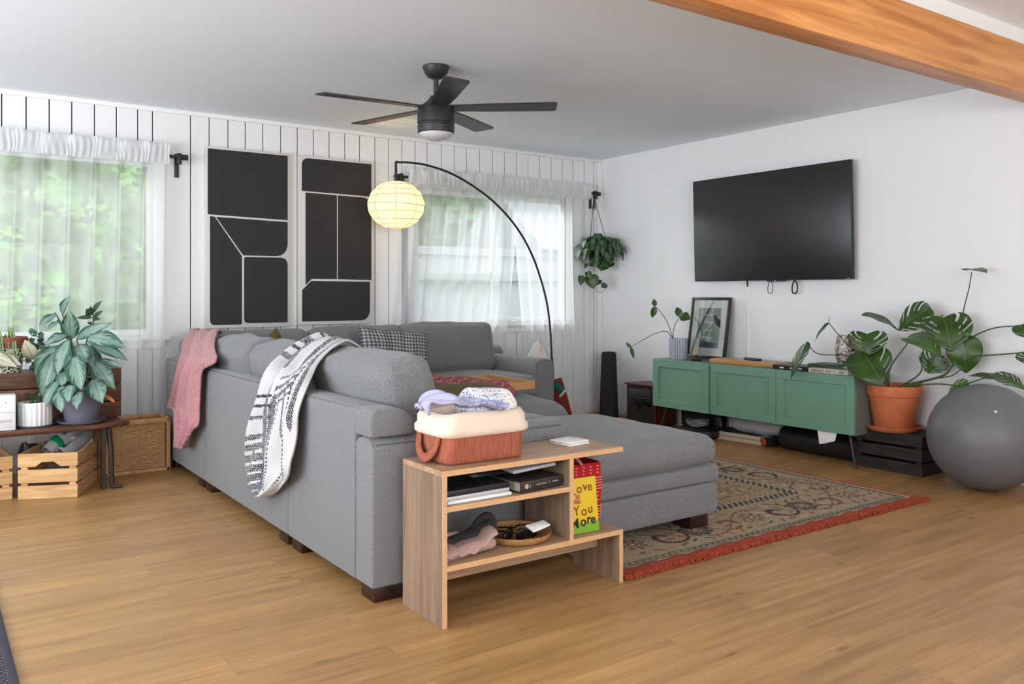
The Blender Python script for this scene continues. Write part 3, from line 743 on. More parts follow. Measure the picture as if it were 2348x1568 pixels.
def _mos():
    N, L = nodes(m_mos); p = N['Principled BSDF']; p.inputs['Roughness'].default_value = .25
    tc = N.new('ShaderNodeTexCoord'); v = N.new('ShaderNodeTexVoronoi'); v.inputs['Scale'].default_value = 130; L.new(tc.outputs['Object'], v.inputs['Vector'])
    n = N.new('ShaderNodeTexNoise'); n.inputs['Scale'].default_value = 25; L.new(tc.outputs['Object'], n.inputs['Vector'])
    ad = N.new('ShaderNodeMath'); ad.operation = 'ADD'; sp = N.new('ShaderNodeSeparateColor'); L.new(v.outputs['Color'], sp.inputs[0]); L.new(sp.outputs[0], ad.inputs[0]); L.new(n.outputs['Fac'], ad.inputs[1])
    r = ramp(N, [(.4, (.06, .025, .02)), (.55, (.22, .12, .09)), (.72, (.45, .38, .34)), (.9, (.7, .68, .66))])
    dv = N.new('ShaderNodeMath'); dv.operation = 'DIVIDE'; dv.inputs[1].default_value = 1.5; L.new(ad.outputs[0], dv.inputs[0]); L.new(dv.outputs[0], r.inputs[0]); L.new(r.outputs[0], p.inputs[0])
_mos()
B().lathe([(0, 0), (.045, 0), (.058, .02), (.068, .06), (.070, .10), (.066, .14), (.058, .175), (.056, .195), (.052, .195), (.054, .17), (.06, .10), (.04, .01), (0, .008)], seg=36).done('vase', m_mos, vs)
vs['category'] = 'vase'

# --- under and beside the cabinet
def cyl_h(name, label, cat, p0, p1, r, mat, ends=None):
    t = thing(name, label, cat, (min(p0[0], p1[0]), p0[1], 0)); off = t.location.copy()
    B().tube([p0, p1], r, 28).done('body', mat, t, off)
    return t, off
t, off = cyl_h('foam_roller', 'thick black roll lying on the floor under the green cabinet', 'roll', (5.12, 3.20, .085), (5.12, 3.86, .085), .085, M_('black vinyl', (.012, .012, .013), .4))
B().tube([(5.12, 3.855, .085), (5.12, 3.872, .085)], .078, 28).done('end_cap', m_black, t, off)
b = B(); b.prism([(-.07, 0), (.075, 0), (.06, -.055), (-.03, -.085), (-.055, -.09)], 0, .0015, M=basis(V((4.874, 3.36, .215)), V((0, -1, 0)), V((0, 0, 1)), V((-1, 0, 0))))
tag(b.done('paper_sheet', m_paper, off=(4.874, 3.36, .13), smooth=False), 'white sheet of paper sticking out below the right cabinet door', 'paper')
m_bdw = M_('pale board edge', (.55, .43, .32), .6)
for k, z_ in enumerate((0, .0325)):
    r = thing('game_board', ('lower' if k == 0 else 'upper') + ' flat boxed board on the floor under the cabinet, cream edges', 'board', (5.13, 4.27 + .01 * k, z_ + .0005), .10, 'stacked flat boards under the cabinet')
    B().box(-.08, .13, -.22, .22, 0, .030, .002).done('body', m_bdw, r); B().box(-.078, .128, -.218, .218, .030, .0318).done('cover', m_black, r)
r = thing('speaker', 'small black cylinder with a bright orange end beside the flat boards', 'speaker', (5.085, 3.99, .035), -.35)
B().tube([(-.03, 0, 0), (.12, .0, 0)], .034, 24, M=xf((0, 0, 0))).done('body', m_black, r)
B().lathe([(0, 0), (.02, 0), (.024, .003), (.027, .006), (.012, .008), (0, .004)], seg=24, M=basis(V((-.031, 0, 0)), V((0, 1, 0)), V((0, 0, 1)), V((-1, 0, 0)))).done('end_ring', M_('bright orange', (.75, .10, .02), .5), r)
b = B(); b.cushion((.14, .50, .13), .05, (0, 0, .01), 12, M=xf((5.185, 4.16, .135)), wob=.02, seed=3); b.tube([(5.10, 4.36, .10), (5.10, 4.34, .15), (5.11, 4.28, .18), (5.12, 4.24, .185)], .005, 6, smooth=5)
tag(b.done('plastic_bag', M_('crumpled white plastic', (.55, .56, .60), .3), off=(5.185, 4.16, .07)), 'crumpled white plastic bag pushed under the cabinet behind the boards', 'bag')
r = thing('robot_vacuum', 'low black appliance with a coiled grey cord under the left end of the cabinet', 'appliance', (5.02, 4.58, 0))
B().lathe([(0, 0), (.15, 0), (.17, .02), (.17, .06), (.15, .075), (0, .078)], seg=40).done('body', m_black, r)
b = B(); b.tube([(-.02 + (.07 + .006 * i / 12) * math.cos(i * .55), (.08 + .008 * math.sin(i)) * math.sin(i * .55) + .02, .085 + .001 * i + .006 * math.sin(i * 1.7)) for i in range(46)], .006, 6); b.done('cord', M_('grey cord', (.2, .22, .25), .6), r)
r = thing('heater', 'small black and dark red box heater on the floor left of the green cabinet', 'heater', (5.12, 5.235, 0))
B().box(-.12, .12, -.175, .175, .02, .338, .006).done('housing', m_black, r)
b = B(); b.box(-.135, .13, -.19, .19, .338, .352, .003); b.box(-.125, -.1, -.178, -.155, .02, .338, .002); b.box(-.1, .12, -.180, -.174, .02, .338, .002); b.done('red_trim', M_('dark mahogany', (.07, .012, .008), .4), r)
b = B(); b.box(-.124, -.119, -.12, .14, .25, .31, .002); b.box(-.128, -.12, -.13, .15, .232, .240, .002); b.done('grille', M_('dark grey plastic', (.045, .045, .045), .4), r)
b = B(); b.box(-.1235, -.119, -.12, .14, .17, .215, .002); b.lathe([(0, 0), (.022, 0), (.018, .012), (0, .014)], seg=20, M=basis(V((-.12, .02, .15)), V((0, 1, 0)), V((0, 0, 1)), V((-1, 0, 0)))); b.done('control_panel', M_('glossy black panel', (.004, .004, .004), .2), r)
for x, y in ((-.09, -.14), (-.09, .14), (.09, -.14), (.09, .14)): B().box(x - .015, x + .015, y - .015, y + .015, 0, .022, .002).done('foot', m_black, r)

r = thing('dark_filler', 'long black bag form added to darken the space along the wall under the left half of the cabinet', 'bag', (5.20, 4.72, 0))  # added dark filler, makes the gap below the cabinet read as shade
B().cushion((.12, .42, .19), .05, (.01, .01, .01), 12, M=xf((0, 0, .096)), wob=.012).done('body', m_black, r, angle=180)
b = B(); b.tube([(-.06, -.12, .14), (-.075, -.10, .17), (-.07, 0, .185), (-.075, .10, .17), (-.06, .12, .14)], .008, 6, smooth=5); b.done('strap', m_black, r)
# black rolled mat in the corner
r = thing('rolled_mat', 'tall dark rolled mat standing in the corner under the hanging plant', 'rolled mat', (5.09, 5.74, 0))
m_mat = M_('charcoal foam', (.016, .015, .014), .85, bump=(90, .2))
b = B(); b.lathe([(.0, 0), (.082, 0), (.085, .02), (.066, .56), (.064, .585), (.05, .592), (.046, .57), (0, .565)], seg=40, fr=lambda a, z: 1 + .04 * math.cos(2 * a)); b.done('mat', m_mat, r)
b = B(); b.tube([(math.cos(t * .5) * (.01 + .0024 * t), math.sin(t * .5) * (.01 + .0024 * t), .585) for t in range(16)], .004, 5); b.done('rolled_edge', m_mat, r)

# ------------------------------------------------------------------ dark crate, monstera, exercise ball
def crate(name, label, cat, M, L_, W2, H2, mat, mat2, group=None, notch=True, gap=.016, t=.012, rows=3):
    """slatted crate: L along local x (front on -y), W along local y; M = world matrix"""
    loc = M.to_translation(); rz = M.to_euler().z
    r = thing(name, label, cat, loc, rz, group)
    sh_ = (H2 - gap * (rows - 1)) / rows
    for side in (-1, 1):
        for k in range(rows):
            z0_ = k * (sh_ + gap); b = B()
            ya = -W2 / 2 if side < 0 else W2 / 2 - t
            if notch and k == rows - 1:
                pts = [(-L_ / 2, z0_), (-L_ * .16 - .015, z0_), (-L_ * .10, z0_ + sh_ * .36), (L_ * .10, z0_ + sh_ * .36), (L_ * .16 + .015, z0_), (L_ / 2, z0_), (L_ / 2, z0_ + sh_), (-L_ / 2, z0_ + sh_)]
                b.prism(pts, -ya - t, -ya, M=Matrix(((1, 0, 0, 0), (0, 0, -1, 0), (0, 1, 0, 0), (0, 0, 0, 1))))
            else: b.box(-L_ / 2, L_ / 2, ya, ya + t, z0_, z0_ + sh_, .002, 1)
            b.done('front_slat' if side < 0 else 'back_slat', mat, r)
        for k in range(rows):
            z0_ = k * (sh_ + gap); xa = -L_ / 2 if side < 0 else L_ / 2 - t
            B().box(xa, xa + t, -W2 / 2 + t, W2 / 2 - t, z0_, z0_ + sh_, .002, 1).done('side_slat', mat2, r)
        for s2 in (-1, 1):
            x = s2 * (L_ / 2 - t - .017); y = side * (W2 / 2 - t - .006)
            B().box(x - .017, x + .017, y - .006, y + .006, .004, H2 - .006, .001, 1).done('corner_post', mat, r)
    B().box(-L_ / 2 + t, L_ / 2 - t, -W2 / 2 + t, W2 / 2 - t, .002, .012).done('bottom_board', mat, r)
    return r
# lies upside down: board on top
cr = crate('wooden_crate', 'low dark stained slatted crate under the terracotta monstera pot', 'crate', xf((5.135, 3.02, 0), rz=-PI / 2), .464, .262, .247, wood('dark crate side', (.010, .007, .006), (.045, .033, .028), stretch=(1.3, 10, 14), scale=4, rough=.6), m_darkwood, notch=False)
B().box(-.22, .22, -.119, .119, .2465, .2475).done('top_board', m_darkwood, cr)
for q in [c_ for c_ in cr.children if c_.name.startswith('bottom_board')]: q.name = 'base_board'

mp = thing('monstera_plant', 'big split-leaf monstera in an orange terracotta pot on the dark crate', 'potted plant', (5.104, 3.03, .248)); off = mp.location.copy()
B().lathe([(0, 0), (.145, 0), (.160, .012), (.166, .030), (.160, .032), (.152, .02), (.1, .010), (0, .010)], seg=48).done('saucer', m_terra, mp)
B().lathe([(0, .011), (.112, .011), (.118, .02), (.150, .215), (.151, .222), (.164, .223), (.166, .228), (.167, .282), (.163, .288), (.152, .288), (.148, .25), (0, .25)], seg=48).done('pot', m_terra, mp)
B().lathe([(0, .262), (.149, .255)], seg=24).done('soil', m_soil, mp)
def slits(n=4.8, ph=.3, a0=.33, wd=.2, v0=.22, v1=.9, only=0):
    def f(u, v):
        a = 2 * u - 1
        if only and a * only < 0: return False
        if abs(a) < a0 or v < v0 or v > v1: return False
        return ((v + .28 * abs(a)) * n + ph) % 1 < wd
    return f
def mleaf(base, tip, w, n, sk=True, droop=.08, heart=.22, seed=0, mat=None, fold=.08, wave=.02, **k):
    b = B(); rs_ = random.Random(seed); k.setdefault('a0', .34); k.setdefault('v0', .25); k.setdefault('v1', .86); k.setdefault('wd', .2); k.setdefault('only', 0)
    cuts = []
    for sd in (-1, 1):
        if k['only'] and sd != k['only']: continue
        q = k['v0'] + rs_.uniform(0, .06)
        while q < k['v1']: cuts.append((sd, q, q + k['wd'] * .19 * rs_.uniform(.7, 1.2), k['a0'] + rs_.uniform(-.06, .14), 1.0 if rs_.random() < .62 else .86)); q += .135 * rs_.uniform(.85, 1.2)
    def slit(u, v):
        a = 2 * u - 1
        return any(a * c_[0] > c_[3] and abs(a) < c_[4] and c_[1] < v < c_[2] for c_ in cuts)
    b.slitleaf(base, tip, w * (1.16 if sk else 1.05), n, droop, fold, heart, wave, seed, slit if sk else None)
    return b.done('leaf', mat or m_leafdk, mp, off, angle=180, solid=.0012)
def pst(pts, r0=.006, r1=.003, mat=None):
    b = B(); b.tube([PX(a, c_, X=x) for a, c_, x in pts], [r0, r1], 8, smooth=8); b.done('stem', mat or m_stem, mp, off)
G = PX
cam_n = V((-.75, -.6, .25))
mleaf(G(2164, 728, X=5.08), G(2182, 806, X=5.02), .245, (-.75, -.5, .45), seed=1, heart=.38)
mleaf(G(1989, 766, X=4.94), G(1990, 815, X=4.90), .205, (-.8, -.5, .3), seed=2, heart=.5, droop=.14)
mleaf(G(1978, 806, X=4.92), G(2024, 884, X=4.88), .235, (-.75, -.6, .2), seed=3, heart=.25, mat=m_leafdk, a0=.45, v0=.4, only=-1)
mleaf(G(2080, 776, X=5.05), G(2158, 818, X=4.98), .15, (-.5, -.5, .8), seed=4, heart=.2, mat=m_leafmid, wd=.06, droop=.16)
mleaf(G(2134, 707, X=5.12), G(2060, 758, X=5.08), .15, (-.7, -.5, .6), seed=5, heart=.2)
mleaf(G(2206, 772, X=5.13), G(2216, 856, X=5.15), .19, (-.8, -.55, .1), seed=6, sk=False)
mleaf(G(2150, 812, X=5.13), G(2128, 856, X=5.12), .15, (-.8, -.5, .3), seed=7)
mleaf(G(1976, 722, X=4.95), G(2059, 757, X=5.05), .10, (-.25, -.1, 1), seed=8, wd=.1, heart=.1, droop=.1, fold=.1)
mleaf(G(1901, 742, X=4.83), G(1869, 783, X=4.83), .055, (-.6, .6, .3), seed=9, sk=False, heart=.15)
bq = B(); bq.leaf(G(1901, 742, X=4.83), G(1903, 724, X=4.83), .03, (-.6, .6, .3)); bq.done('leaf', m_leafdk, mp, off)
mleaf(G(1857, 792, X=4.79), G(1814, 868, X=4.78), .10, (-.8, .3, .3), seed=10, a0=.3, wd=.25, heart=.15)
bq = B(); bq.leaf(G(1857, 795, X=4.79), G(1849, 782, X=4.79), .03, (-.8, .3, .3)); bq.done('leaf', m_leafdk, mp, off)
mleaf(G(2213, 620, X=5.17), G(2262, 626, X=5.10), .12, (-.1, -.15, 1), seed=11, sk=False, heart=.1, droop=.08)
mleaf(G(2340, 745, X=5.10), G(2352, 775, X=5.08), .10, (-.8, -.5, .2), seed=12, sk=False)
mleaf(G(2221, 880, X=5.12), G(2175, 903, X=5.11), .085, (-.6, -.5, .7), seed=13, mat=m_leafmid, wd=.2)
mleaf(G(2275, 860, X=5.09), G(2352, 894, X=5.10), .11, (-.4, -.3, 1), seed=14, heart=.1)
mleaf(G(2290, 870, X=5.15), G(2218, 862, X=5.15), .075, (-.3, -.3, 1), seed=15, wd=.2)
mleaf(G(2190, 832, X=5.15), G(2240, 822, X=5.15), .09, (-.4, -.5, .8), seed=16, mat=m_leafmid, sk=False)
mleaf(G(2354, 806, X=5.10), G(2378, 840, X=5.06), .13, (-.7, -.5, .4), seed=17)
pst([(2060, 888, 5.11), (2110, 855, 5.10), (2115, 810, 5.09), (2145, 740, 5.11), (2162, 722, 5.09)])
pst([(2040, 888, 5.08), (2030, 860, 5.03), (2012, 815, 4.98), (1992, 768, 4.95)])
pst([(2035, 888, 5.05), (2020, 862, 5.0), (1990, 820, 4.95), (1980, 808, 4.93)])
pst([(2030, 870, 5.04), (2045, 835, 5.03), (2076, 794, 5.04), (2085, 778, 5.05)])
pst([(2080, 882, 5.12), (2160, 862, 5.12), (2185, 838, 5.12), (2215, 820, 5.14), (2300, 812, 5.12), (2352, 808, 5.1)], .008, .003)
pst([(2185, 838, 5.13), (2200, 800, 5.14), (2225, 775, 5.14), (2280, 752, 5.12), (2342, 747, 5.10)], .006, .003)
pst([(2205, 790, 5.15), (2206, 735, 5.15), (2212, 700, 5.15), (2222, 660, 5.15), (2228, 624, 5.15)], .004, .0025, m_stemdk)
pst([(2020, 845, 4.98), (1985, 830, 4.92), (1950, 815, 4.88), (1880, 812 - 0, 4.84), (1858, 796, 4.80)], .004, .0025, m_stemdk)
pst([(1990, 815, 4.93), (1955, 800, 4.90), (1925, 770, 4.87), (1902, 742, 4.83)], .004, .0025, m_stemdk)
pst([(2075, 885, 5.10), (2150, 880, 5.08), (2200, 884, 5.11), (2240, 872, 5.11), (2275, 862, 5.10)], .005, .003)
pst([(2120, 850, 5.12), (2140, 830, 5.12), (2148, 815, 5.13)], .005, .003)
pst([(2100, 885, 5.12), (2130, 870, 5.13), (2180, 862, 5.14), (2205, 845, 5.15)], .005, .003)

ball = thing('exercise_ball', 'large shiny grey exercise ball on the floor at the right edge', 'exercise ball', (4.975, 2.405, 0))
m_ball = M_('grey pvc', (.135, .135, .14), .46, var=(3, .06), bump=(300, .05))
b = B(); b.lathe([(.301 * math.sin(PI * i / 40), .301 - .301 * math.cos(PI * i / 40)) for i in range(41)], seg=80)
b.done('ball', m_ball, ball, angle=180)
for k in range(5):
    zz = .301 + .301 * math.cos(.55 + k * .5)
vp = PX(2280, 951, d=4.62); dv = (vp - V((4.975, 2.405, .301))).normalized()
B().lathe([(0, 0), (.007, 0), (.007, .003), (0, .004)], seg=14, M=basis(V((0, 0, .301)) + dv * .300, dv.orthogonal().normalized(), dv.cross(dv.orthogonal().normalized()), dv)).done('valve_plug', m_white, ball)
# ------------------------------------------------------------------ sectional sofa
SX, S0, S1 = 1.335, 2.777, 5.86       # outer left face, near end, back
SOFA = thing('sectional_sofa', 'large grey upholstered corner sofa with plump back cushions', 'sofa', (SX, S0, 0)); off = SOFA.location.copy()
def xzM(y0): return Matrix(((1, 0, 0, 0), (0, 0, 1, 0), (0, 1, 0, 0), (0, 0, 0, 1)))    # local (x, y, h) -> world (x, h, y)
def backprof(z0, flip=False):
    return [(SX, z0)] + [(SX + .03 - .03 * math.cos(t * PI / 8), .668 + .03 * math.sin(t * PI / 8)) for t in range(0, 5)] + [(SX + .10 + .085 * math.sin(t * PI / 12), .613 + .085 * math.cos(t * PI / 12)) for t in range(0, 7)] + [(SX + .19, z0)]
def bpanel(ya, yb, z0=.055): B().prism(backprof(z0), ya, yb, M=xzM(0), bev=.008).done('back_panel', m_sofa, SOFA, off, angle=50)
b = B(); b.prism(backprof(.055), 2.923, 3.618, M=xzM(0), bev=.007); b.prism(backprof(.595), 2.79, 2.93, M=xzM(0), bev=.012, seg=3); b.done('back_panel', m_sofa, SOFA, off, angle=50)
bpanel(3.622, 4.958); bpanel(4.962, 5.86)
# near arm: flat outer face, softly rounded top, runs along x
armp = [(0, .055), (0, .535)] + [(.055 - .055 * math.cos(t * PI / 12), .535 + .055 * math.sin(t * PI / 12)) for t in range(1, 7)] + [(.10 + .042 * math.sin(t * PI / 10), .56 + .03 * math.cos(t * PI / 10)) for t in range(0, 6)] + [(.142, .055)]
yzM = Matrix(((0, 0, 1, 0), (1, 0, 0, S0), (0, 1, 0, 0), (0, 0, 0, 1)))
B().prism(armp, SX, 2.24, M=yzM, bev=.010, seg=3).done('armrest', m_sofa, SOFA, off, angle=50)
# piping lines
b = B(); b.tube([(SX + .012, 2.80, .6885), (SX + .009, 3.6, .6885), (SX + .009, 4.95, .6885), (SX + .009, 5.85, .6885)], .0025, 6)
b.tube([(SX + .02, 2.7865, .571), (1.7, 2.7845, .571), (2.2, 2.7845, .571)], .0022, 6)
b.done('piping', m_piping, SOFA, off)
# seat bases and seat cushions
B().box(SX + .18, 2.26, 2.915, 5.0, .055, .36, .02).done('seat_base', m_sofa, SOFA, off)
B().box(SX + .18, 3.72, 5.0, 5.74, .055, .36, .02).done('seat_base', m_sofa, SOFA, off)
for (x0, x1, ya, yb, zt_) in [(1.56, 2.335, 2.925, 3.66, .575), (1.56, 2.30, 3.67, 4.32, .55), (1.56, 2.30, 4.33, 4.98, .55), (1.56, 2.26, 4.99, 5.66, .53), (2.27, 2.99, 4.93, 5.66, .525), (3.0, 3.71, 4.93, 5.66, .525)]:
    B().cushion((x1 - x0, yb - ya, zt_ - .36), .055, (0.01, .006, .022), 14, M=xf(((x0 + x1) / 2, (ya + yb) / 2, (zt_ + .35) / 2)), wob=.006, seed=x0).done('seat_cushion', m_sofa, SOFA, off, angle=180)
# back run
yrM = Matrix(((0, 0, 1, 0), (-1, 0, 0, S1 + SX), (0, 1, 0, 0), (0, 0, 0, 1)))
B().prism(backprof(.055), SX + .19, 3.90, M=yrM, bev=.008).done('back_panel', m_sofa, SOFA, off, angle=50)
# far arm: rounded top, rounded front
fa = [(3.72, .055), (3.72, .56)] + [(3.785 - .065 * math.cos(t * PI / 14), .56 + .075 * math.sin(t * PI / 14)) for t in range(1, 15)][:14] + [(3.90 - .05, .635 - .0)][:0]
fa = [(3.70, .055), (3.70, .54)] + [(3.79 - .09 * math.cos(t * PI / 12), .54 + .095 * math.sin(t * PI / 12)) for t in range(1, 7)] + [(3.82 + .075 * math.sin(t * PI / 12), .56 + .075 * math.cos(t * PI / 12)) for t in range(0, 7)] + [(3.893, .055)]
B().prism(fa, 4.99, 5.84, M=xzM(0), bev=.022, seg=4).done('armrest', m_sofa, SOFA, off, angle=50)
b = B(); b.tube([(3.715, 4.992, .1), (3.715, 4.992, .54), (3.74, 4.992, .60), (3.79, 4.992, .622), (3.84, 4.992, .618), (3.875, 4.992, .58), (3.88, 4.992, .1)], .003, 6, smooth=4); b.done('piping', m_piping, SOFA, off)
def bcush(cx_, cy_, cz, sx, sy, sz, rz, tilt, seed, crown=.035, wob=.012):
    M = Matrix.Translation((cx_, cy_, cz)) @ Matrix.Rotation(rz, 4, 'Z') @ Matrix.Rotation(tilt, 4, 'Y')
    B().cushion((sx, sy, sz), .062, (crown, .010, .014), 16, M=M, wob=wob, seed=seed).done('back_cushion', m_sofa, SOFA, off, angle=180)
# left run (local x = thickness, leaning back over the frame)
bcush(1.615, 3.325, .672, .23, .77, .39, 0, -.32, 1, .022)
bcush(1.565, 4.085, .680, .22, .74, .37, 0, -.25, 2, .03)
bcush(1.56, 4.84, .680, .22, .74, .37, 0, -.25, 3, .03)
bcush(1.53, 5.50, .675, .22, .62, .36, 0, -.22, 4, .03)
# back run
bcush(1.86, 5.63, .685, .22, .70, .36, -PI / 2, -.20, 5)
bcush(2.56, 5.62, .690, .23, .70, .37, -PI / 2, -.20, 6)
bcush(3.29, 5.61, .695, .24, .82, .38, -PI / 2, -.22, 7)
for x, y in ((1.35, 2.79), (1.35, 3.50), (1.35, 3.66), (1.35, 4.86), (1.35, 5.02), (3.76, 5.05), (1.36, 5.7)):
    B().box(x, x + .125, y, y + .11, 0, .056, .004).done('foot', m_foot, SOFA, off)

# ------------------------------------------------------------------ ottomans
def ottoman(name, label, x0, x1, ya, yb, top, rad=.06, crown=.035):
    r = thing(name, label, 'ottoman', ((x0 + x1) / 2, (ya + yb) / 2, 0.0)); o3 = r.location.copy(); cx_, cy_ = o3.x, o3.y; sx, sy = x1 - x0, yb - ya
    B().cushion((sx, sy, .155), .022, (.004, .004, 0), 12, M=xf((cx_, cy_, .072 + .0775))).done('base', m_sofa, r, o3, angle=60)
    B().cushion((sx + .006, sy + .006, .078), .014, (.004, .004, 0), 12, M=xf((cx_, cy_, .266))).done('band', m_sofa, r, o3, angle=60)
    b = B(); b.cushion((sx + .012, sy + .012, top - .03 - .305), rad, (.010, .010, crown), 20, M=xf((cx_, cy_, (top - .03 + .305) / 2)), wob=.007, seed=x0)
    b.done('lid_cushion', m_sofa, r, o3, angle=180)
    b = B(); b.tube([(x0 + .05, ya - .004, top - .085), (x0 + .4, ya - .009, top - .087), (x1 - .35, ya - .009, top - .087), (x1 - .03, ya - .002, top - .083)], .0022, 6)
    if rad < .08: b.done('seam', m_piping, r, o3)
    for x in (x0 + .04, x1 - .165):
        for y in (ya + .03, yb - .14): B().box(x, x + .125, y, y + .11, .0125, .075, .004).done('foot', m_foot, r, o3)
    return r
ottoman('storage_ottoman', 'big grey storage ottoman nearest the camera, on the rug beside the low wooden shelf', 2.345, 3.13, 2.745, 3.70, .475)
ottoman('storage_ottoman', 'grey ottoman behind the nearest one, carrying the wooden tray', 2.345, 3.07, 3.76, 4.80, .525, .10, .055)

# ------------------------------------------------------------------ throws and pillows
def cat(a, b, c, d, t): return 0.5 * ((2 * b) + (-a + c) * t + (2 * a - 5 * b + 4 * c - d) * t * t + (-a + 3 * b - 3 * c + d) * t ** 3)
def drape(b, st, nu, nv, rip, colfn=None, seed=0):
    """cloth through stations (left, right, normal); rip(u, v) lifts it along the normal"""
    n = len(st)
    def at(v):
        s_ = min(v * (n - 1), n - 1 - 1e-6); i = int(s_); t = s_ - i
        g = lambda k, j: V(st[max(0, min(n - 1, k))][j])
        return [cat(g(i - 1, j), g(i, j), g(i + 1, j), g(i + 2, j), t) for j in (0, 1, 2)]
    def fn(u, v):
        L_, R_, n_ = at(v); return L_ + (R_ - L_) * u + n_.normalized() * rip(u, v)
    b.grid(nu, nv, fn, colfn); return b
m_throw = M_('black and white woven throw', (.8, .8, .8), .95, bump=(170, .5), attr=True, sheen=.3)
def bw2(u, v):
    """long stripes follow the cloth, cross bands on its left fold"""
    W_, K_ = (.54, .53, .53), (.028, .030, .042)
    us = u + .05 * math.sin(v * 5)
    chk = (math.sin(u * 300) * math.sin(v * 460) > -.45)
    dots = (math.sin(v * 300) > -.2)
    for c0, w_, v0, v1, kind in ((.40, .035, .10, .30, 1), (.36, .045, .34, .95, 1), (.47, .055, .40, .95, 1), (.56, .012, .30, .9, 2), (.68, .030, .02, .60, 1), (.78, .016, .1, .9, 2), (.88, .016, .2, .85, 2), (.97, .03, .05, .55, 1), (.14, .03, .62, .98, 1)):
        if v0 < v < v1 and abs(us - c0) < w_ * (1 - (2 * (v - v0) / (v1 - v0) - 1) ** 8): 
            if (chk if kind == 1 else dots): return K_
    if u < .40:
        for q, w_ in ((.055, .018), (.105, .006), (.16, .016), (.20, .006), (.245, .012), (.43, .006), (.47, .006), (.52, .008), (.60, .010), (.64, .014), (.69, .02), (.75, .022), (.81, .024), (.88, .03), (.95, .03)):
            if abs(v - q + .05 * u) < w_ and (chk or w_ < .007): return K_
    if .4 < u < .75:
        for q, w_ in ((.34, .006), (.385, .010), (.425, .012), (.46, .006)):
            if abs(v - q + .25 * (u - .4)) < w_ and chk: return K_
    return W_
P = PX
def pts_bw():
    return [
        (P(755, 806, X=1.66), P(832, 832, X=1.72), (.3, -.2, 1)),
        (P(722, 797, X=1.575), P(790, 815, X=1.60), (0, -.2, 1)),
        (P(668, 822, X=1.45), P(742, 850, X=1.46), (-.6, -.1, .8)),
        (P(632, 862, X=1.345), P(712, 893, X=1.355), (-.9, 0, .5)),
        (P(612, 915, X=1.315), P(697, 940, X=1.315), (-1, 0, 0)),
        (P(598, 975, X=1.312), P(693, 990, X=1.312), (-1, 0, 0)),
        (P(586, 1040, X=1.312), P(691, 1045, X=1.312), (-1, 0, 0)),
        (P(582, 1085, X=1.312), P(684, 1085, X=1.312), (-1, 0, 0)),
        (P(596, 1122, X=1.312), P(655, 1112, X=1.312), (-1, 0, 0)),
        (P(614, 1134, X=1.318), P(632, 1132, X=1.318), (-1, 0, 0))]
thr = thing('striped_throw', 'black and white woven throw hanging over the outside of the sofa back', 'throw blanket', P(640, 850, X=1.33)); off = thr.location.copy()
b = B(); drape(b, pts_bw(), 150, 240, lambda u, v: .016 + .034 * max(0, 1 - abs(v - .1) * 6) + .032 * abs(math.sin(u * 7.5 + 1.8 * math.sin(v * 4))) * (.4 + v) + .010 * math.sin(u * 21 + v * 3) + .004 * math.sin(v * 25 + u * 9), bw2)
b.done('cloth', m_throw, thr, off, angle=180, solid=.010)
rq = random.Random(8)
pk = thing('knitted_throw', 'dusty pink knitted throw hanging over the far end of the sofa back', 'throw blanket', P(450, 850, X=1.33)); off = pk.location.copy()
st = [(P(470, 779, X=1.60), P(505, 776, X=1.62), (.2, 0, 1)),
      (P(448, 776, X=1.50), P(504, 778, X=1.53), (0, 0, 1)),
      (P(434, 800, X=1.40), P(503, 806, X=1.42), (-.7, 0, .7)),
      (P(427, 825, X=1.345), P(503, 833, X=1.35), (-.9, 0, .5)),
      (P(419, 862, X=1.318), P(474, 850, X=1.318), (-1, 0, .2)),
      (P(411, 900, X=1.315), P(469, 885, X=1.315), (-1, 0, 0)),
      (P(405, 931, X=1.315), P(467, 935, X=1.315), (-1, 0, 0)),
      (P(421, 938, X=1.315), P(467, 972, X=1.315), (-1, 0, 0)),
      (P(424, 985, X=1.315), P(460, 985, X=1.315), (-1, 0, 0)),
      (P(424, 1022, X=1.315), P(441, 1026, X=1.315), (-1, 0, 0))]
b = B(); drape(b, st, 110, 190, lambda u, v: .022 + .036 * max(0, 1 - abs(v - .14) * 7) + .034 * (.5 + .5 * math.sin(u * 15 + 2.4 * math.sin(v * 3.2))) * (.25 + v) + .0045 * math.sin(u * 95) * math.sin(v * 260), None)
b.done('cloth', M_('dusty pink knit', (.43, .19, .195), .95, var=(60, .15), bump=(150, .8), sheen=.3), pk, off, angle=180, solid=.009)
m_gc = M_('gingham weave', (.5, .5, .5), .9, attr=True, bump=(250, .3))
def ging(u, v):
    a = (u * 21) % 1 < .5; c = (v * 17) % 1 < .5
    return (.040, .048, .055) if a and c else ((.15, .16, .165) if a or c else (.42, .42, .40))
gp = thing('gingham_pillow', 'dark grey and white gingham pillow leaning on the back cushions', 'pillow', (2.52, 5.28, .55)); off = gp.location.copy()
cM = basis(P(905, 822, Y=5.22), V((.99, -.02, -.10)).normalized(), V((.12, .30, .95)).normalized(), V((.03, -.95, .3)).normalized())
B().pillow(.53, .42, .15, n=110, M=cM, colfn=ging, wob=.008, ear=.05).done('cover', m_gc, gp, off, angle=180)
m_olive = M_('olive velvet', (.085, .058, .010), .85, sheen=.08, bump=(40, .2))
op = thing('olive_pillow', 'olive velvet pillow standing up in the far corner of the sofa', 'pillow', (1.95, 5.2, .6), 0, 'olive pillows'); off = op.location.copy()
B().pillow(.34, .34, .12, n=30, M=basis(P(622, 838, Y=5.22), V((.75, -.2, .62)).normalized(), V((-.6, .1, .79)).normalized(), V((.2, -.95, .1)).normalized()), wob=.012, ear=.12).done('cover', m_olive, op, off, angle=180)
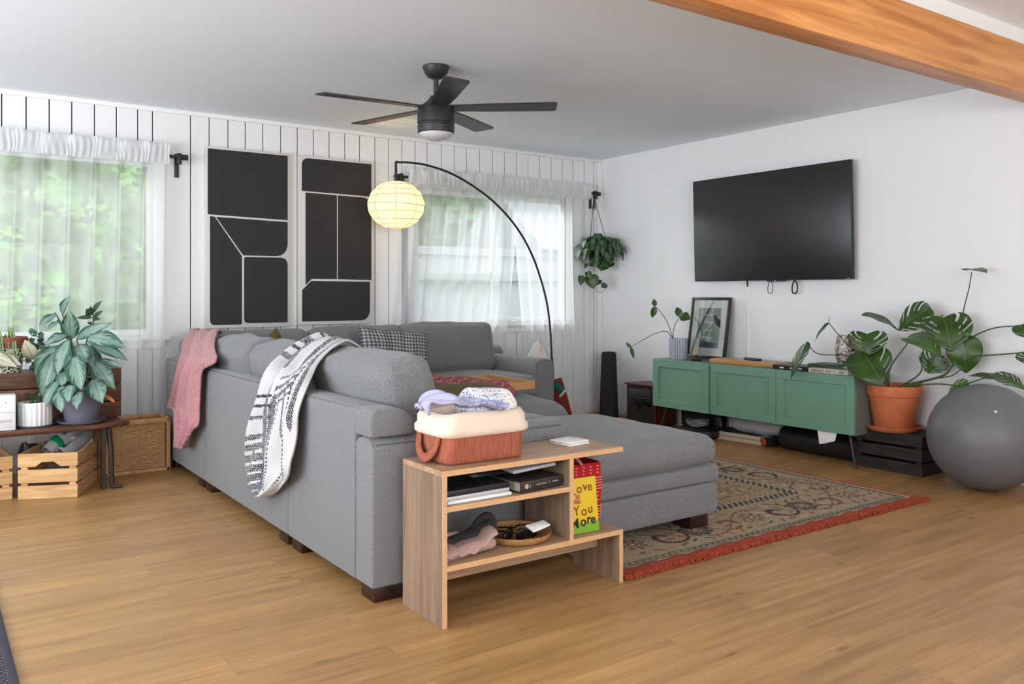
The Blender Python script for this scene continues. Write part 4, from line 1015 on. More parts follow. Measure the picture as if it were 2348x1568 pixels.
op = thing('olive_pillow', 'rumpled olive velvet pillow lying on the seat behind the rust basket', 'pillow', (2.25, 3.75, .57), 0, 'olive pillows'); off = op.location.copy()
B().pillow(.52, .34, .13, n=40, M=basis(P(1046, 925, X=2.12), V((.80, -.58, -.03)).normalized(), V((.50, .72, .28)).normalized(), V((-.2, -.25, .9)).normalized()), wob=.016, ear=.08, seed=2).done('cover', m_olive, op, off, angle=180)
m_hs = M_('red houndstooth weave', (.5, .1, .1), .95, attr=True, bump=(200, .4))
def hs(u, v):
    a, c = (u * 14) % 1, (v * 34) % 1
    return (.62, .40, .38) if ((a < .42) != (c < .42)) and (a + c) % 1 < .62 else (.21, .022, .030)
ht = thing('houndstooth_throw', 'narrow red and white houndstooth throw across the far ottoman', 'throw blanket', P(1080, 880, X=2.6)); off = ht.location.copy()
st = [(P(975, 856, X=2.40), P(975, 868, X=2.32), (0, 0, 1)), (P(1005, 864, X=2.48), P(1010, 886, X=2.36), (0, 0, 1)), (P(1050, 871, X=2.60), P(1062, 896, X=2.42), (0, 0, 1)), (P(1105, 875, X=2.70), P(1108, 900, X=2.48), (0, 0, 1)), (P(1160, 883, X=2.76), P(1140, 905, X=2.55), (0, 0, 1)), (P(1176, 892, X=2.76), P(1165, 915, X=2.60), (.3, 0, 1)), (P(1176, 905, X=2.74), P(1163, 928, X=2.60), (.6, -.4, .4))]
b = B(); drape(b, st, 60, 150, lambda u, v: .012 * math.sin(u * 9 + v * 3) + .008 * math.sin(v * 22 + u * 4), hs); b.done('cloth', m_hs, ht, off, angle=180, solid=.012)
TXL = 2.76
ty = thing('wooden_tray', 'golden wooden bed tray on the far ottoman behind the red throw', 'tray', (2.80, 4.18, .565)); off = ty.location.copy()
b = B(); b.box(TXL, 2.93, 3.97, 4.42, .575, .587, .002); b.box(2.915, 2.935, 3.95, 4.43, .565, .612, .003); b.box(TXL, TXL + .02, 3.95, 4.43, .565, .612, .003); b.box(TXL + .0195, 2.9155, 3.952, 3.97, .566, .605); b.box(TXL + .0195, 2.9155, 4.41, 4.428, .566, .605); b.done('body', m_oakbox, ty, off)
wp = thing('tasselled_pillow', 'off white ruffled pillow standing beyond the right arm of the sofa', 'pillow', (4.08, 5.45, .0)); off = wp.location.copy()
m_off = M_('off white cotton', (.62, .58, .54), .95, bump=(120, .4))
pm = basis(P(1238, 880, X=4.09), V((.45, .75, -.25)).normalized(), V((-.05, .12, 1)).normalized(), V((.85, -.5, .06)).normalized())
B().pillow(.50, .62, .18, n=30, M=pm, wob=.02, ear=.10).done('cover', m_off, wp, off, angle=180)
b = B(); rq = random.Random(9)
for i in range(46):
    y = .30 - i * .0135; x = .205 + rq.uniform(-.02, .02) - .0; q = V((-x + .02, y, rq.uniform(-.02, .05)))
    b.tube([pm @ V((.2 - .4 * 0 + rq.uniform(-.05, .03), y, .03)), pm @ V((.25 + rq.uniform(0, .03), y - .02, .04)), pm @ V((.27 + rq.uniform(0, .02), y - .05, rq.uniform(0, .04)))], .007, 5, smooth=3)
b.done('fringe', m_off, wp, off)
b = B(); b.tube([P(1232, 815, X=3.98), P(1238, 803, X=3.97), P(1241, 795, X=3.98)], [.02, .012], 8); b.done('tassel', M_('tan cotton', (.5, .42, .32), .9), wp, off)
xs_ = thing('knitted_stocking', 'dark red and green knitted stocking hanging beside the ruffled pillow', 'stocking', P(1285, 925, X=4.2)); off = xs_.location.copy()
b = B(); q0 = P(1264, 884, X=4.05); sM = basis(P(1281, 908, X=4.12), V((.78, -.55, .28)).normalized(), V((-.33, .10, .93)).normalized(), V((-.56, -.82, -.05)).normalized())
b.cushion((.16, .42, .05), .024, (0, 0, .008), 10, M=sM @ xf((0, -.07, 0)), wob=.008, fn=lambda p, q: (p.x * (.55 + .45 * (.5 - q.y * .5)) + (.03 * q.y), p.y, p.z)); b.done('body', M_('dark red knit', (.17, .02, .012), .95, bump=(140, .5)), xs_, off, angle=180)
b = B(); b.cushion((.065, .11, .06), .024, (0, 0, .01), 8, M=sM @ xf((.01, .075, .02), rz=.5), wob=.01); b.done('cuff', M_('green knit', (.005, .11, .06), .95, var=(60, .5), bump=(140, .5)), xs_, off, angle=180)
b = B(); b.cushion((.022, .075, .062), .011, (0, 0, .005), 6, M=sM @ xf((.032, .018, .022), rz=-1.0)); b.done('band', m_off, xs_, off, angle=180)

# ------------------------------------------------------------------ low wooden shelf
TX0, TX1, TY0, TY1, TZ = 1.431, 2.240, 2.443, 2.725, .525
ST = thing('shelf_unit', 'low light ash side shelf with an open back in front of the sofa arm', 'shelf', ((TX0 + TX1) / 2, (TY0 + TY1) / 2, 0)); off = ST.location.copy(); t = .0185
def board(name, x0, x1, y0, y1, z0, z1, mat):
    b = B(); b.box(x0, x1, y0 + .001, y1, z0, z1, .0008, 1); p_ = b.done(name, mat, ST, off, smooth=False)
    return p_
def edge(x0, x1, z0, z1, par): B().box(x0, x1, TY0 - .0005, TY0 + .002, z0, z1, .0006, 1).done('edge_band', m_edge, par, V((0, 0, 0)) if 0 else off)
for nm, x0, x1, y0, y1, z0, z1, mt in (('top', TX0, TX1, TY0, TY1, TZ - t, TZ, m_ashx), ('side_panel', TX0, TX0 + t, TY0, TY1, 0, TZ - t, m_ash), ('side_panel', TX1 - t, TX1, TY0, TY1, 0, .187, m_ash),
                               ('shelf', TX0 + t, TX1, TY0, TY1, .187, .187 + t, m_ashx), ('divider', 1.975, 1.975 + t, TY0, TY1, .187 + t, TZ - t, m_ash), ('shelf', TX0 + t, 1.975, TY0, TY1, .386, .386 + t, m_ashx),
                               ('stretcher', TX0 + t, TX1 - t, TY0 + .13, TY0 + .148, .11, .187, m_ashx)):
    o = board(nm, x0, x1, y0, y1, z0, z1, mt)
    if nm != 'stretcher': edge(x0, x1, z0, z1, o)
# rust fabric basket
RB = thing('fabric_basket', 'rust brown fabric basket with a cream folded rim, full of cloths', 'basket', (1.66, 2.585, TZ)); off = RB.location.copy()
m_rust = bpy.data.materials.new('rust muslin'); m_rust.use_nodes = True
def _ru():
    N, L = nodes(m_rust); p = N['Principled BSDF']; p.inputs['Roughness'].default_value = .95
    tc = N.new('ShaderNodeTexCoord'); mp = N.new('ShaderNodeMapping'); mp.inputs['Scale'].default_value = (190, 190, 6); L.new(tc.outputs['Object'], mp.inputs[0])
    n = N.new('ShaderNodeTexNoise'); n.inputs['Scale'].default_value = 1; n.inputs['Detail'].default_value = 3; L.new(mp.outputs[0], n.inputs['Vector'])
    r = ramp(N, [(.3, (.26, .065, .035)), (.7, (.42, .125, .070))]); L.new(n.outputs['Fac'], r.inputs[0]); L.new(r.outputs[0], p.inputs[0])
    bp = N.new('ShaderNodeBump'); bp.inputs['Strength'].default_value = .8; bp.inputs['Distance'].default_value = .004; L.new(n.outputs['Fac'], bp.inputs['Height']); L.new(bp.outputs[0], p.inputs['Normal'])
_ru()
def rrect(hx, hy, r, n=10):
    out = []
    for cx_, cy_, a in ((hx - r, hy - r, 0), (-hx + r, hy - r, 90), (-hx + r, -hy + r, 180), (hx - r, -hy + r, 270)):
        for k in range(n): out.append((cx_ + r * math.cos(math.radians(a + 90 * k / (n - 1))), cy_ + r * math.sin(math.radians(a + 90 * k / (n - 1)))))
    return out
def shell(b, secs, M=None, cap=True, wob=0, seed=0):
    """stacked rounded rectangles (hx, hy, r, z)"""
    vs = []; fs = []; n = 40
    for j, s_ in enumerate(secs):
        for i, (x, y) in enumerate(rrect(*s_[:3])):
            d = wob * (noise.noise(V((x * 9, y * 9, s_[3] * 9 + seed))) if wob else 0)
            vs.append((x * (1 + d * 3), y * (1 + d * 3), s_[3] + (d if j else 0)))
    for j in range(len(secs) - 1):
        for i in range(n): a = j * n + i; c_ = j * n + (i + 1) % n; fs.append((a, c_, c_ + n, a + n))
    if cap: fs.append(tuple(range(n))[::-1])
    b.raw(vs, fs, M=M); return b
bM = xf((1.650, 2.605, TZ), rz=.0)
HX, HY = .170, .103
b = B(); shell(b, [(HX - .012, HY - .006, .03, .002), (HX - .004, HY - .002, .035, .006), (HX, HY, .04, .02), (HX + .002, HY + .004, .04, .07), (HX + .004, HY + .005, .045, .125), (HX - .004, HY - .003, .04, .125), (HX - .008, HY - .01, .04, .02), (HX - .015, HY - .015, .03, .014)], bM, wob=.012); b.done('body', m_rust, RB, off, angle=60)
b = B()
shell(b, [(HX + .010, HY + .011, .05, .096), (HX + .022, HY + .020, .055, .106), (HX + .022, HY + .020, .055, .125), (HX + .014, HY + .014, .055, .136), (HX + .014, HY + .014, .055, .16), (HX + .002, HY + .004, .055, .182), (HX - .012, HY - .010, .05, .178), (HX - .018, HY - .016, .05, .14), (HX - .016, HY - .016, .05, .08)], bM, cap=False, wob=.012, seed=4)
b.done('rim', M_('cream quilted muslin', (.72, .60, .50), .95, bump=(120, .3)), RB, off, angle=180)
b = B(); hp = [(-HX - .004, -.062, .12), (-HX - .012, -.060, .08), (-HX - .02, -.045, .045), (-HX - .026, -.012, .022), (-HX - .026, .022, .022), (-HX - .02, .055, .05), (-HX - .010, .066, .09), (-HX - .004, .066, .12)]
q = spline(hp, 8)
vs = []; fs = []
for i, p in enumerate(q):
    tt = (q[min(i + 1, len(q) - 1)] - q[max(i - 1, 0)]).normalized(); sd = tt.cross(V((-1, 0, .2))).normalized() * .016
    vs += [p - sd, p - sd * .0 + V((-.003, 0, 0)), p + sd]
for i in range(len(q) - 1):
    a = i * 3; fs += [(a, a + 1, a + 4, a + 3), (a + 1, a + 2, a + 5, a + 4)]
b.raw(vs, fs, M=bM); b.done('handle', m_rust, RB, off, angle=180, solid=.006)
# cloths in the basket
cl = thing('folded_cloth', 'white muslin cloth with blue flower print heaped in the rust basket', 'cloth', (1.73, 2.63, TZ + .10)); off = cl.location.copy()
def flor(q):
    n1 = noise.noise(V((q.x * 9, q.y * 9, q.z * 9)) * 1.3 + V((7, 0, 0))); n2 = noise.noise(V((q.x * 3, q.y * 3, 5)))
    return (.16, .22, .48) if (n1 > .22 and q.x < .25) else ((.45, .36, .36) if n1 < -.42 and q.x > 0 else (.80, .78, .80))
m_fl = M_('printed muslin', (.8, .8, .8), .95, attr=True, bump=(90, .2))
b = B(); b.cushion((.225, .15, .18), .05, (.01, .01, .012), 44, M=xf((1.725, 2.63, .672), rz=.1, ry=.10), wob=.024, seed=11, colfn=flor); b.done('cloth', m_fl, cl, off, angle=180)
cl = thing('folded_cloth', 'pale lilac blue cloth spilling over the left rim of the rust basket', 'cloth', (1.52, 2.58, TZ + .10)); off = cl.location.copy()
m_lil = M_('lilac blue cotton', (.46, .46, .66), .95, attr=True, bump=(90, .3))
def lilc(u, v):
    n1 = noise.noise(V((u * 14, v * 60, 2)))
    return (.17, .24, .48) if n1 > .14 and v > .4 else (.40, .39, .55)
def cc(x, y, z): return V((x, y, z))
rim = TZ + .188
st = [(cc(1.435, 2.53, rim - .02), cc(1.44, 2.63, rim - .02), (-.4, 0, 1)), (cc(1.45, 2.515, rim + .008), cc(1.48, 2.68, rim + .008), (-.2, 0, 1)), (cc(1.50, 2.50, rim + .010), cc(1.53, 2.62, rim + .024), (0, -.3, 1)), (cc(1.555, 2.495, rim + .002), cc(1.57, 2.58, rim + .010), (0, -.3, 1)), (cc(1.62, 2.485, rim - .004), cc(1.63, 2.55, rim + .002), (0, -.3, 1)), (cc(1.69, 2.488, rim - .012), cc(1.69, 2.56, rim - .005), (0, -.4, 1)), (cc(1.735, 2.495, rim - .012), cc(1.73, 2.54, rim - .02), (0, -.4, 1))]
b = B(); drape(b, st, 40, 80, lambda u, v: .022 * abs(math.sin(u * 5.5 + v * 7)) * (1 - .5 * v) + .012 * math.sin(v * 19 + u * 3) * (1 - v * .7) + .012, lilc); b.done('cloth', m_lil, cl, off, angle=180, solid=.012)
# tiles on top
for k in (0, 1):
    r = thing('coaster', ('lower' if k == 0 else 'upper') + ' white square coaster of the stacked pair on the ash shelf', 'coaster', (2.115 - .003 * k, 2.615 + .002 * k, TZ + .0085 * k), .12 + .05 * k, 'stacked white coasters')
    B().box(-.055, .055, -.055, .055, .0003, .0078, .0025).done('tile', m_white, r)
# things on the upper inner shelf
z1 = .386 + t
r = thing('laptop', 'closed black laptop at the left of the inner shelf, under the basket', 'laptop', (1.60, 2.60, z1 + .012), .03)
B().box(-.14, .125, -.125, .12, 0, .012, .002).done('base', M_('silver laptop edge', (.55, .56, .6), .35, metal=.3), r); B().box(-.14, .125, -.125, .12, .0125, .032, .003).done('lid', m_black, r)
r = thing('magazine', 'thin white magazine under the black laptop', 'magazine', (1.60, 2.60, z1), .0); B().box(-.135, .128, -.135, .12, .0005, .0105, .001).done('body', m_paper, r)
m_bkc = M_('dark brown leatherette', (.028, .018, .016), .5, var=(60, .3))
r = thing('book', 'thick dark brown book with a round gold emblem on the inner shelf', 'book', (1.85, 2.585, z1 + .002), .09)
B().box(-.10, .095, -.115, .10, .004, .036).done('pages', M_('aged paper', (.36, .34, .29), .8), r)
b = B(); b.box(-.103, .098, -.122, .103, 0, .004, .001); b.box(-.103, .098, -.122, .103, .036, .040, .001); b.box(-.103, .098, -.124, -.118, 0, .040, .002); b.done('cover', m_bkc, r)
b = B(); eM = basis(V((-.075, -.1243, .021)), V((1, 0, 0)), V((0, 0, 1)), V((0, -1, 0)))
b.lathe([(.0, 0), (.0085, 0), (.0085, .0006), (0, .0006)], seg=24, M=eM); b.done('emblem', M_('gold foil', (.75, .50, .25), .4), r)
b = B(); b.lathe([(.003, .0007), (.0055, .0007), (.0055, .0010), (.003, .0010)], seg=20, M=eM)
b.box(-.060, -.0575, -.1245, -.124, .014, .027); b.box(.034, .0355, -.1245, -.124, .018, .029)
rq = random.Random(2); x = -.03
while x < .02: b.box(x, x + .003, -.1245, -.124, .019 + rq.uniform(0, .002), .0235); x += .0043
x = .052
while x < .078: b.box(x, x + .0022, -.1245, -.124, .021, .0245); x += .003
b.done('spine_print', M_('pale spine print', (.4, .36, .34), .6), r)
r = thing('tablet', 'silver edged flat case lying tilted across the top of the brown book', 'tablet', (1.83, 2.59, z1 + .074), .0)
B().box(-.09, .10, -.12, .10, 0, .012, .002, M=xf((0, 0, .004), ry=-.05, rx=.03)).done('body', M_('grey silver metal', (.36, .37, .40), .35), r)
r = thing('pouch', 'soft black pouch squeezed behind the brown book', 'pouch', (1.80, 2.66, z1))
b = B(); b.cushion((.32, .10, .062), .025, (0, 0, .006), 12, M=xf((0, .005, .033)), wob=.01); b.done('body', m_black, r, angle=180)
b = B(); b.tube([(.13, -.05, .055), (.148, -.09, .04), (.152, -.13, .012), (.16, -.16, .006)], .006, 6, smooth=5); b.done('strap', m_black, r)
# lower shelf
z2 = .187 + t
r = thing('slipper', 'pink and grey folded slipper lying on the lower board', 'slipper', (1.56, 2.585, z2))
m_pg = M_('dusty pink canvas', (.42, .27, .24), .95, bump=(150, .4)); m_dg = M_('charcoal fleece', (.030, .028, .030), .95, bump=(120, .5))
b = B(); b.grid(40, 16, lambda u, v: V((-.11 + .23 * u, -.045 + .05 * math.cos(v * PI) - .01, .012 + .03 * math.sin(v * PI) * (1 - .4 * u) + .085 * max(0, u - .55) ** 1.5 * 2.2 + .004 * math.sin(u * 30)))); b.cushion((.25, .085, .035), .016, (0, 0, .004), 12, M=xf((0, -.055, .018), ry=-.10), wob=.008, seed=5)
b.done('sole', m_pg, r, angle=180, solid=.004)
b = B(); b.grid(40, 14, lambda u, v: V((-.12 + .255 * u + .02 * math.sin(v * PI) * u, -.02 - .025 * math.cos(v * PI * 1.2), .030 + .10 * max(0, u - .45) ** 1.25 + .022 * math.sin(v * PI) + .003 * math.sin(u * 22 + v * 6)))); b.tube([(.06, -.01, .045), (.10, .0, .085), (.135, -.005, .105), (.152, -.02, .09), (.145, -.035, .05), (.12, -.045, .03)], .010, 8, smooth=5)
b.done('lining', m_dg, r, angle=180, solid=.008)
b = B(); b.cushion((.17, .05, .055), .02, (0, 0, .005), 10, M=xf((-.035, .03, .030)), wob=.012); b.done('upper', m_pg, r, angle=180)
r = thing('wicker_tray', 'round woven cane tray with sunglasses and a paper on the lower board', 'tray', (1.835, 2.585, z2))
m_cane = M_('golden cane', (.42, .215, .075), .6, var=(70, .35, (1, 1, 4)), bump=(120, .8))
B().lathe([(0, .002), (.105, .002), (.118, .010), (.126, .026), (.131, .030), (.129, .022), (.123, .008), (.112, .001)][::-1] + [(0, .001)], seg=60, fr=lambda a, z: 1 + .008 * math.sin(a * 60)).done('body', m_cane, r)
b = B()
for k in range(9): b.tube([(.012 * k * math.cos(a * PI / 18), .012 * k * math.sin(a * PI / 18), .0045) for a in range(37)], .0022, 5)
b.done('weave', m_cane, r)
def shades(label, x, y, rz):
    r = thing('sunglasses', label, 'sunglasses', (x, y, z2 + .007), rz, 'sunglasses in the cane tray')
    for s_ in (-1, 1):
        b = B(); b.cushion((.05, .012, .038), .006, (.002, 0, .004), 8, M=xf((s_ * .03, 0, .022)), wob=.001); b.done('lens', M_('black lens', (.006, .006, .006), .15), r, angle=180)
        b = B(); b.tube([(s_ * .056, 0, .032), (s_ * .060, .04, .03), (s_ * .058, .09, .022), (s_ * .054, .115, .008)], .003, 6, smooth=4); b.done('temple', m_black, r)
    B().tube([(-.008, 0, .028), (0, -.003, .031), (.008, 0, .028)], .003, 6).done('bridge', m_black, r)
shades('black sunglasses at the left of the round cane tray', 1.775, 2.555, .7)
shades('black sunglasses under the paper in the cane tray', 1.845, 2.535, .2)
b = B(); b.cushion((.095, .045, .008), .003, (0, 0, .004), 10, M=xf((1.885, 2.525, z2 + .052), rz=.12, ry=-.06, rx=.3), wob=.01); tag(b.done('receipt', m_paper, off=(1.885, 2.525, z2)), 'crumpled white paper lying over the sunglasses in the cane tray', 'paper')
# red basket and picture book at the right end
r = thing('knitted_basket', 'red woven basket with pink dashes and stripes at the right end of the shelf', 'basket', (2.118, 2.615, z2)); off = r.location.copy()
m_red = M_('red knit', (.44, .006, .012), .9, bump=(130, .5)); m_pink = M_('pink stitching', (.70, .30, .27), .9)
kM = xf((2.118, 2.615, z2), rz=-.04); kx, ky = .098, .075
b = B(); shell(b, [(kx - .01, ky - .01, .02, .001), (kx, ky, .025, .01), (kx + .006, ky + .004, .025, .15), (kx + .004, ky + .004, .03, .246), (kx - .002, ky - .002, .03, .250), (kx - .006, ky - .006, .03, .235), (kx - .008, ky - .008, .025, .012)], kM, wob=0); b.done('body', m_red, r, off, angle=60)
b = B()
for zz in [.035, .046, .057, .068, .079, .148, .159, .170, .181, .192]:
    g_ = .006 * min(zz / .15, 1); pts_ = rrect(kx + .0015 + g_, ky + .0015 + g_ * .7, .026); b.tube([(p[0], p[1], zz) for p in pts_] + [(pts_[0][0], pts_[0][1], zz)], .0022, 5, M=kM)
for x in (-.07, -.035, 0, .035, .07):
    for zz in (.105, .120, .135, .212, .225, .238): b.box(x - .004, x + .005, -ky - .0085, -ky - .004, zz - .002, zz + .002, M=kM)
b.done('stitching', m_pink, r, off)
b = B(); b.tube([kM @ V((-.09, -.05, .25)), kM @ V((-.07, -.03, .29)), kM @ V((-.03, -.05, .285)), kM @ V((-.012, -.09, .25))], .006, 6, smooth=5); b.tube([kM @ V((-.09, .0, .255)), kM @ V((-.05, .02, .285)), kM @ V((-.01, .0, .26))], .010, 8, smooth=5); b.done('rope_handle', M_('beige rope', (.40, .33, .22), .8), r, off)
bk = thing('picture_book', 'yellow picture book with brown title words and a green bottom leaning on the red basket', 'book', (2.10, 2.50, z2)); off = bk.location.copy()
lean = .12
bkM = basis(V((2.0745, 2.484, z2 + .001)), V((.995, -.06, 0)).normalized(), V((0, math.sin(lean), math.cos(lean))), V((0, -math.cos(lean), math.sin(lean))))
BW, BH = .157, .208
m_yel = bpy.data.materials.new('yellow to green cover'); m_yel.use_nodes = True
b = B(); b.box(-BW / 2, BW / 2, 0, BH, -.014, .0, .005, 2, M=bkM)
b.done('cover', M_('yellow book cover', (.72, .50, .02), .45), bk, off)
b = B(); gp_ = [(-BW / 2 + .002, .003), (BW / 2 - .002, .003)]; x = BW / 2 - .002; k = 0
while x > -BW / 2 + .004: gp_.append((x, .030 + (.014 if k % 2 else 0) + .004 * math.sin(k))); x -= .0045; k += 1
gp_.append((-BW / 2 + .002, .03)); b.prism(gp_, 0, .0006, M=bkM); b.done('grass_print', M_('grass green print', (.17, .38, .02), .5), bk, off, smooth=False)
m_brn = M_('brown lettering', (.22, .06, .015), .6)
b = B()
def word(s_, x, y, size, drift, mb, bold=.0006):
    for i, ch_ in enumerate(s_):
        if ch_ != ' ': text_into(mb, ch_, size, bkM @ xf((x + drift[i][0], y + drift[i][1], .0008), rz=drift[i][2]), .0003, bold=bold)
word('Love', -.036, .152, .048, [(0, -.004, 0), (.032, 0, .05), (.059, .006, 0), (.083, .004, .1)], b)
word('You', -.024, .070, .050, [(0, 0, .05), (.034, -.004, 0), (.064, .002, 0)], b); b.done('title', m_brn, bk, off, smooth=False)
b = B(); word('More', -.037, .030, .050, [(0, -.006, 0), (.040, -.002, 0), (.066, .003, 0), (.088, .001, .1)], b, .0012); b.done('title', M_('near black lettering', (.02, .012, .01), .6), bk, off, smooth=False)
b = B()
for cx_, cy_, rx_, ry_ in ((-.050, .132, .014, .011), (-.040, .121, .022, .009), (-.012, .118, .012, .008)):
    b.lathe([(0, 0), (1, 0), (1, .0004), (0, .0004)], seg=24, M=bkM @ Matrix.Translation((cx_, cy_, .0004)) @ Matrix.Diagonal((rx_, ry_, 1, 1)))
b.prism([(-.024, .128), (-.004, .127), (-.006, .147), (-.026, .146)], .0004, .0009, M=bkM); b.done('picture_print', M_('orange brown print', (.45, .17, .04), .6), bk, off, smooth=False)
# ------------------------------------------------------------------ patterned rug
RX0, RX1, RY0, RY1 = 2.262, 4.43, 2.52, 5.45
def rug():
    r = thing('oriental_rug', 'beige oriental rug with dark floral border and rust red fringed edge under the ottomans', 'rug', (RX1, RY0, 0)); off = r.location.copy()
    rq = random.Random(12)
    motifs = []       # (u, v, radius, type) in metres from the right (u) and near (v) edges
    for k in range(9): motifs.append((.25 + k * .40, .235, .085, k % 2))
    for k in range(1, 8): motifs.append((.235, .25 + k * .40, .085, (k + 1) % 2))
    for i in range(4):
        for k in range(6): motifs.append((.72 + i * .42, .72 + k * .40, .07, (i + k) % 3))
    bg_b, bg_f = (.34, .255, .165), (.34, .245, .14)
    DK, RD, CR, GN = (.045, .032, .026), (.30, .085, .045), (.44, .36, .25), (.075, .085, .06)
    def flower(dx, dy, R_, ty):
        q = math.hypot(dx, dy) / R_; a = math.atan2(dy, dx)
        if q > 1.05: return None
        pet = .70 + .26 * abs(math.cos(a * 4 + (.4 if ty else 0)))
        if q > pet: return DK if q < pet + .05 else None
        if q < .16: return CR
        if q < .30: return (.09, .055, .04)
        if q < .37: return CR
        if q > pet - .10: return CR if ty != 1 else DK
        if math.cos(a * 8 + (.8 if ty else 0)) > .55 and .45 < q: return (.085, .06, .045) if ty != 2 else RD
        return ((.30, .17, .11), (.14, .10, .075), (.27, .13, .08))[ty]
    def spiral(dx, dy, R_, hand):
        q = math.hypot(dx, dy) / R_
        if q > 1 or q < .1: return False
        return abs(((math.atan2(dy, dx * hand) / (2 * PI) + q * 1.25) % 1) - .5) < .05 / max(q, .3)
    def col(x, y):
        u, v = RX1 - x, y - RY0; d = min(u, v); t_ = u if v < u else v
        n1 = noise.noise(V((x * 20, y * 20, 0))); n2 = noise.noise(V((x * 70, y * 70, 3)))
        c = bg_b if d < .44 else bg_f
        if d < .018: c = CR
        elif d < .026: c = DK
        elif d < .056: c = DK if (t_ * 26) % 1 < .35 and .035 < d < .050 else (.24, .20, .13)
        elif d < .062: c = GN
        elif .405 < d < .412 or .475 < d < .482: c = CR
        elif .412 <= d <= .475: c = CR if ((t_ + d * .8) * 24) % 1 < .25 else ((.16, .12, .08) if ((t_ - d * .8) * 24) % 1 < .2 else (.065, .048, .038))
        elif .50 < d < .53: c = DK if (t_ * 24) % 1 < .4 and .508 < d < .522 else (.36, .28, .17)
        else:
            k = round((t_ - .45) / .40); tc_ = .45 + k * .40
            if d < .45:
                if spiral(t_ - tc_ - .0, d - .235, .15, 1 if k % 2 else -1): c = DK if k % 2 else (.16, .085, .055)
                w_ = .235 + math.sin(t_ * 7.85) * .11
                if abs(d - w_) < .005: c = GN
            else:
                if abs(math.sin(u * 7.5 + 1.4 * math.sin(v * 6))) < .03 or abs(math.sin(v * 7.5 + 1.4 * math.sin(u * 5))) < .025: c = (.13, .12, .08)
            # small sprays of leaves and buds
            cu, cv = int(u * 13), int(v * 13); r1 = random.Random(cu * 91 + cv * 17 + 5)
            px_, py_, an, kd = (cu + r1.uniform(.3, .7)) / 13, (cv + r1.uniform(.3, .7)) / 13, r1.uniform(0, PI), r1.random()
            ex, ey = (u - px_) * math.cos(an) + (v - py_) * math.sin(an), -(u - px_) * math.sin(an) + (v - py_) * math.cos(an)
            if (ex / .030) ** 2 + (ey / .0085) ** 2 < 1 and kd < .85: c = RD if kd < .30 else (GN if kd < .5 else (CR if kd < .66 else (.15, .09, .06)))
        for (mu_, mv_, R_, ty) in motifs:
            if abs(u - mu_) > R_ * 1.05 or abs(v - mv_) > R_ * 1.05: continue
            f_ = flower(u - mu_, v - mv_, R_, ty)
            if f_: c = f_
        g = 1 + .30 * n2 + .10 * n1
        return (c[0] * g, c[1] * g, c[2] * g)
    nx = int((RX1 - RX0) / .0055)
    # fine near part that shows, coarser weave behind
    ysplit = 3.95
    m = M_('woven rug wool', (.3, .3, .3), .98, attr=True, bump=(260, .5))
    b = B(); b.grid(nx, int((ysplit - RY0) / .0055), lambda u, v: V((RX0 + (RX1 - RX0) * u, RY0 + (ysplit - RY0) * v, .0115)), lambda u, v: col(RX0 + (RX1 - RX0) * u, RY0 + (ysplit - RY0) * v))
    b.grid(60, 40, lambda u, v: V((RX0 + (RX1 - RX0) * u, ysplit + (RY1 - ysplit) * v, .0115)), lambda u, v: col(RX0 + (RX1 - RX0) * u, ysplit + (RY1 - ysplit) * v))
    b.col = (.2, .15, .1); b.box(RX0, RX1, RY0, RY1, .0005, .0112)
    b.done('pile', m, r, off, angle=30)
    m_rr = M_('rust red rug edge', (.33, .048, .018), .98, var=(30, .3, (1, 6, 1)), bump=(150, .8))
    b = B(); b.grid(200, 6, lambda u, v: V((RX0 + (RX1 + .035 - RX0) * u, RY0 - .048 + .052 * v, .0125 + .002 * math.sin(u * 90) + .0015 * math.sin(v * 20)))); b.box(RX1, RX1 + .016, RY0, RY1, .001, .013, .004)
    b.done('edging', m_rr, r, off, angle=180, solid=.004)
    b = B()
    for i in range(1000):
        x = RX0 + (RX1 + .05 - RX0) * (i + rq.random()) / 1000; L_ = rq.uniform(.012, .034) * (1.25 if x < 2.75 else 1)
        dx = rq.uniform(-.014, .014); y = RY0 - .046
        b.tube([(x, y + .004, .013), (x + dx * .4, y - L_ * .5, .014 + rq.uniform(0, .006)), (x + dx, y - L_, .003)], [.0034, .0022], 4)
    for i in range(260):
        y = RY0 + (4.6 - RY0) * (i + rq.random()) / 260; b.tube([(RX1 + .012, y, .008), (RX1 + .012 + rq.uniform(.004, .02), y + rq.uniform(-.01, .01), .004)], .003, 4)
    b.done('fringe', m_rr, r, off, kind='stuff')
rug()
b = B(); b.box(-1.0, .236, .3, 4.3, .001, .010, .004)
m_rn = bpy.data.materials.new('charcoal woven runner'); m_rn.use_nodes = True
def _rn():
    N, L = nodes(m_rn); p = N['Principled BSDF']; p.inputs['Roughness'].default_value = .95
    tc = N.new('ShaderNodeTexCoord'); mp = N.new('ShaderNodeMapping'); mp.inputs['Scale'].default_value = (55, 22, 1); L.new(tc.outputs['Object'], mp.inputs[0])
    ck = N.new('ShaderNodeTexBrick'); ck.inputs['Scale'].default_value = 1; ck.inputs['Color1'].default_value = (.10, .10, .12, 1); ck.inputs['Color2'].default_value = (.22, .22, .25, 1); ck.inputs['Mortar'].default_value = (.02, .02, .026, 1); ck.inputs['Mortar Size'].default_value = .12; ck.inputs['Brick Width'].default_value = .9; ck.inputs['Row Height'].default_value = .35
    L.new(mp.outputs[0], ck.inputs['Vector']); L.new(ck.outputs['Color'], p.inputs[0])
_rn()
rn = thing('runner_rug', 'dark grey woven runner rug in the lower left corner', 'rug', (-.38, 2.3, 0)); o = b.done('weave', m_rn, rn, (-.38, 2.3, 0))
B().box(.215, .2385, .3, 4.3, .001, .0115, .003).done('binding', M_('dark binding', (.03, .03, .045), .9), rn, (-.38, 2.3, 0))

